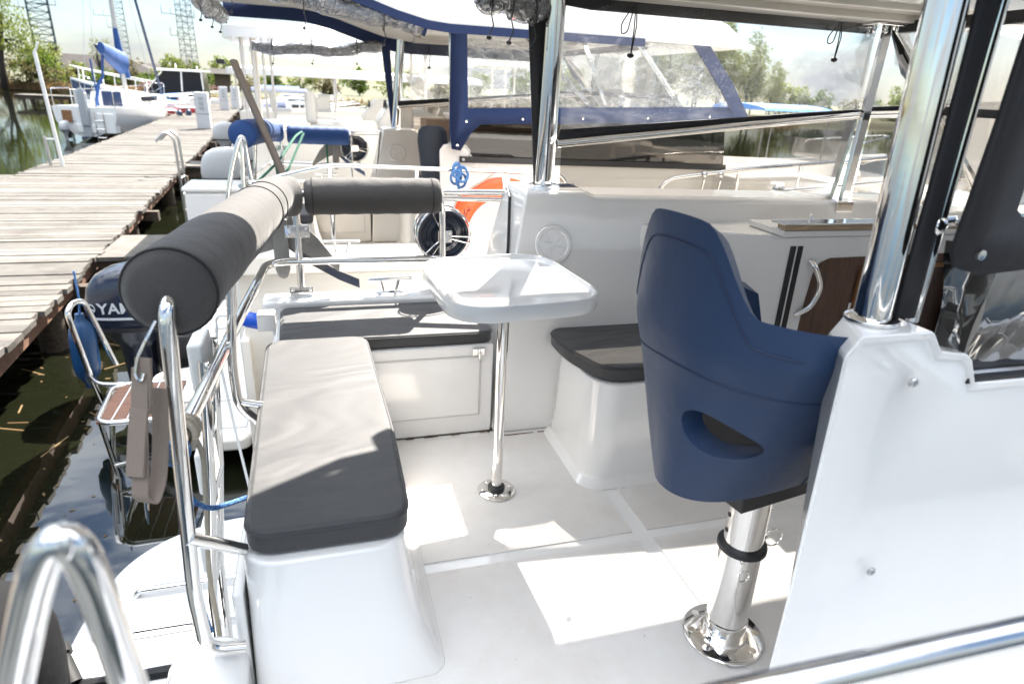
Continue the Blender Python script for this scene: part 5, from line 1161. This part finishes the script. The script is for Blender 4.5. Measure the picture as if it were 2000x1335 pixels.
for y in (-1.05,1.05): mb.tube(fillet([(.05,y,1.15),(.05,y,1.75),(1.4,y*1.05,1.75),(1.4,y*1.05,1.15)],.1),.016,7); mb.tube([(1.4,y*1.05,1.7),(3.5,y*1.08,1.72),(5.6,y*.55,1.85),(7.0,0,2.0)],.008,5)
mb.tube(fillet([(.05,-.4,1.15),(.02,-.4,2.15),(.02,.0,2.25),(.02,.0,1.15)],.15),.016,7)
mb.tube(fillet([(6.0,-.45,1.3),(6.3,-.4,1.95),(7.1,0,2.0),(6.3,.4,1.95),(6.0,.45,1.3)],.15),.016,7); obj('guard_rail', mb, M['chrome'], t)
mb = MB()
for y in (-.35,-.65): mb.rod((-.08,y,-.2),(-.06,y,1.0),.014,6)
for z in (.1,.4,.7): mb.rod((-.07,-.35,z),(-.07,-.65,z),.014,6)
obj('stern_ladder', mb, M['chrome'], t)
mb = MB(); mb.rod((3.45,0,1.6),(3.40,0,11),.085,14); obj('mast', mb, M['mast'], t)
mb = MB(); mb.rod((3.4,0,2.45),(1.3,-.35,3.05),.055,12); bm_ = obj('boom', mb, M['tape'], t)
mb = MB(); pts = [V((3.62,0,2.2)),V((3.50,0,2.7)),V((3.42,0,3.35)),V((3.40,0,4.0))]
mb.tube(pts, lambda q: .20*(1-.55*q), 12); mb.tube([V((1.2,-.38,3.2)),V((1.7,-.28,3.10)),V((2.3,-.18,2.97)),V((3.1,0,2.85)),V((3.5,0,2.75))], lambda q: .13+.16*q, 14, flat=1.6); obj('sail_cover', mb, M['sail'], bm_)
mb = MB(); mb.tube([V((1.35,-.33,3.0)),V((1.25,-.25,2.2)),V((1.1,-.1,1.9)),V((.9,.05,1.0))], lambda q: .045+.07*math.exp(-((q-.55)/.12)**2), 8); mb.tube([V((1.05,.0,2.8)),V((1.1,.0,1.0))],.03,6); obj('mainsheet', mb, M['sail'], t)
mb = MB()
for y in (-1.2,1.2): mb.tube([(3.3,y,1.2),(3.4,0,10.8)],.008,4)
mb.tube([(.1,0,1.2),(3.4,0,10.9)],.008,4); obj('stay', mb, M['alu'], t)
mb = MB(); mb.rod((6.95,0,1.5),(5.35,0,6.0),.055,10); mb.rod((5.35,0,6.0),(3.5,0,10.9),.05,10); obj('furled_foresail', mb, M['navy_hull'], t)
for i, (dx, lb) in enumerate(((-5.95,'dark fender at the sailing boat bow, left of a pair'),(-5.72,'dark fender at the sailing boat bow, right of a pair'))): fender((dx,33.6+i*.9,-.35), lb, 'fend_navy', .6, .13)
t = thing('mooring_line', 'grey mooring rope from the sailing boat to the pier', 'rope', (-6.3,31.5,.2)); mb = MB(); mb.tube([V((-.9,0,.0)),V((-.2,.7,-.28)),V((.7,1.3,-.48))],.015,6); obj('rope', mb, M['rope_beige'], t)

t = thing('white_yacht', 'white motor yacht with black cabin windows and navy bow, moored across behind the sailing boat', 'yacht', (-6.5,46,-.95))
mb = MB(); rings = []
for x, hb, zg in ((0,1.5,1.0),(-2.5,1.55,1.1),(-5,1.25,1.45),(-6.4,.6,1.75),(-7.2,.05,1.95)):
    prof = [(1,zg),(.99,zg-.15),(.85,.2),(.4,-.4)]; rings.append([V((x,-hb*a,z)) for a, z in prof]+[V((x,hb*a,z)) for a, z in prof[::-1]])
mb.loft(rings); obj('hull', mb, M['gel'], t, smooth=32)
mb = MB(); mb.ribbon([V((-4.2,-1.43,1.05)),V((-5.4,-1.10,1.2)),V((-6.4,-.62,1.4)),V((-7.15,-.1,1.6))],(0,.1,1),.5,.03); obj('bow_stripe', mb, M['navy_hull'], t)
mb = MB(); mb.loft([[V((x,y,z)) for x, y in ((.1,-1.25),(-2.9,-1.25),(-2.9,1.25),(.1,1.25))] for z in (1.0,1.5)]+[[V((x,y,2.55)) for x, y in ((.0,-1.1),(-2.0,-1.1),(-2.0,1.1),(.0,1.1))]]); cb = obj('cabin', mb, M['darkwin'], t, smooth=20)
mb = MB(); mb.box(-2.35,.25,-1.25,1.25,2.55,2.68); obj('roof', mb, M['gel'], cb, bevel=.05)
mb = MB()
for a, b in (((-3.0,-1.27,1.45),(-2.05,-1.12,2.58)),((-1.1,-1.27,1.45),(-1.05,-1.12,2.55)),((.08,-1.27,1.0),(.02,-1.12,2.6))): mb.bar(a,b,.07,.05)
obj('pillar', mb, M['gel'], cb)
mb = MB()
for s in (-1,1):
    p = [V((-3,s*1.45,1.9)),V((-5,s*1.15,2.2)),V((-6.4,s*.55,2.45)),V((-7.1,0,2.6))]; mb.tube(p,.03,6)
    for q in (V((-3.5,s*1.4,1.97)),V((-4.6,s*1.2,2.14)),V((-5.7,s*.85,2.33)),V((-6.6,s*.4,2.5))): mb.rod(q, q-V((.05,0,.85)), .025,6)
obj('bow_rail', mb, M['tape'], t)
mb = MB(); mb.lathe([(.03,2.68),(.03,3.0),(.0,3.0)],(-1.5,0,0)); mb.lathe([(.03,2.68),(.03,2.9),(0,2.9)],(-.4,.5,0)); obj('aerial', mb, M['tape'], cb)
small_boat('open boat with a faded red hull, bow to the pier', (-8.3,36.5,-.95), R(18), 'red', 'bimini_none', 'gel', 3.2, 51)
small_boat('white boat under a bright blue crumpled tarpaulin left of the pier', (-10.6,38.6,-.85), R(12), 'gel', 'cover', 'tarp', 4.6, 52)
small_boat('white boat with a smoked cabin left of the pier, behind the red one', (-10.4,42.2,-.95), R(5), 'gel', 'cabin', 'gel', 4.3, 53)
small_boat('white covered boat at the far left end of the pier', (-10.6,50,-.95), R(5), 'gel', 'cover', 'tape', 4.6, 54)
t = thing('white_a_frame', 'thin white A shaped mast standing among the far right boats', 'mast frame', (-4.4,49,-.3)); mb = MB(); mb.rod((-.15,0,0),(.1,0,3.3),.05,7); mb.rod((.75,0,1.2),(.1,0,3.3),.05,7); mb.rod((.75,0,1.2),(.75,0,0),.05,7); obj('frame', mb, M['tape'], t)

# ------------------------------------------------------------------ sky, sun, camera
w = bpy.data.worlds.new('World'); bpy.context.scene.world = w; w.use_nodes = True; n, l = w.node_tree.nodes, w.node_tree.links
bg = n['Background']; bg.inputs['Strength'].default_value = .07
sun_dir = V((.41,.847,1.0)).normalized()
sk = n.new('ShaderNodeTexSky'); sk.sky_type = 'NISHITA'; sk.sun_disc = False; sk.sun_elevation = math.asin(sun_dir.z); sk.sun_rotation = math.atan2(sun_dir.x, sun_dir.y); sk.dust_density = .8; sk.ozone_density = 1.5
ss_ = n.new('ShaderNodeVectorMath'); ss_.operation = 'MULTIPLY'; ss_.inputs[1].default_value = (.37,.405,.44); l.new(sk.outputs['Color'], ss_.inputs[0])
tc = n.new('ShaderNodeTexCoord'); mp = n.new('ShaderNodeMapping'); mp.inputs['Scale'].default_value = (1,1,2.6); mp.inputs['Location'].default_value = (.3,.1,0)
cn = n.new('ShaderNodeTexNoise'); cn.inputs['Scale'].default_value = 2.3; cn.inputs['Detail'].default_value = 7; cn.inputs['Roughness'].default_value = .55; cn.inputs['Distortion'].default_value = .4
cr = n.new('ShaderNodeValToRGB'); cr.color_ramp.elements[0].position = .43; cr.color_ramp.elements[1].position = .60
cm = n.new('ShaderNodeMix'); cm.data_type = 'RGBA'
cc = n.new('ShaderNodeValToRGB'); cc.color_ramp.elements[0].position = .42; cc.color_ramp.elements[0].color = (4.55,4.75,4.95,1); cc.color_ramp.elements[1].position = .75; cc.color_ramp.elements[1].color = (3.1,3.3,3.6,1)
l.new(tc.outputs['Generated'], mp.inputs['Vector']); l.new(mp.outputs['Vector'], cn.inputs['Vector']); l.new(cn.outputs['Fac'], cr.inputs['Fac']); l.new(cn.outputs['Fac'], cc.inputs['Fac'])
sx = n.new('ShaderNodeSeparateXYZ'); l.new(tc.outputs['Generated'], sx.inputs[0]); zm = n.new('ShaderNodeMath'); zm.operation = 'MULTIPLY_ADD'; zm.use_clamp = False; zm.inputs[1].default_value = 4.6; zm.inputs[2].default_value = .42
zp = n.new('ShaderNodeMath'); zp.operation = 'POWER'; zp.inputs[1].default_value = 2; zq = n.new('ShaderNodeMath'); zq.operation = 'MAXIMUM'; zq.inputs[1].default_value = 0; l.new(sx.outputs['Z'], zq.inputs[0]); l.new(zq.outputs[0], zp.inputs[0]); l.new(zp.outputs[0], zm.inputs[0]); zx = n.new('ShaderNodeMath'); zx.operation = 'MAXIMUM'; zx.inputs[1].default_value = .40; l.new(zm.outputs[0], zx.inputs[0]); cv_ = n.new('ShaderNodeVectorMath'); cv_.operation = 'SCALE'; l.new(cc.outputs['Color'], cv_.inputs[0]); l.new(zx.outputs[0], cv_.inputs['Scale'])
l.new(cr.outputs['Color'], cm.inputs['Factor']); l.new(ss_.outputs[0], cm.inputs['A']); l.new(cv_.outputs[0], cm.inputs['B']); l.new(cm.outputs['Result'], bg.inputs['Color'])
sl = bpy.data.lights.new('sun', 'SUN'); sl.energy = 4.1; sl.angle = R(.53); sl.color = (1,.935,.84); so = bpy.data.objects.new('sun', sl); C.objects.link(so)
so.rotation_euler = sun_dir.to_track_quat('Z','Y').to_euler()

cd = bpy.data.cameras.new('camera'); co = bpy.data.objects.new('camera', cd); C.objects.link(co); bpy.context.scene.camera = co
cd.sensor_width = 36; cd.lens = 1249/2000*36; cd.clip_start = .02; cd.clip_end = 4000
PHI, TH, RO = R(17.0), R(21.5), R(2.79)
fw = V((math.sin(PHI)*math.cos(TH), math.cos(PHI)*math.cos(TH), -math.sin(TH)))
rt = V((math.cos(PHI), -math.sin(PHI), 0)); up = rt.cross(fw)
r2 = rt*math.cos(RO)+up*math.sin(RO); u2 = -rt*math.sin(RO)+up*math.cos(RO)
m = Matrix((r2, u2, -fw)).transposed().to_4x4(); m.translation = V((0,0,1.5)); co.matrix_world = m
cd.dof.use_dof = True; cd.dof.focus_distance = 2.3; cd.dof.aperture_fstop = 3.2
sc = bpy.context.scene; sc.view_settings.view_transform = 'Standard'; sc.view_settings.look = 'None'; sc.view_settings.exposure = 2.5; sc.view_settings.gamma = 1
sc.cycles.use_denoising = True; sc.cycles.max_bounces = 10; sc.cycles.transparent_max_bounces = 24; sc.cycles.glossy_bounces = 4; sc.cycles.diffuse_bounces = 4; sc.cycles.sample_clamp_indirect = 8; sc.cycles.caustics_reflective = False; sc.cycles.caustics_refractive = False
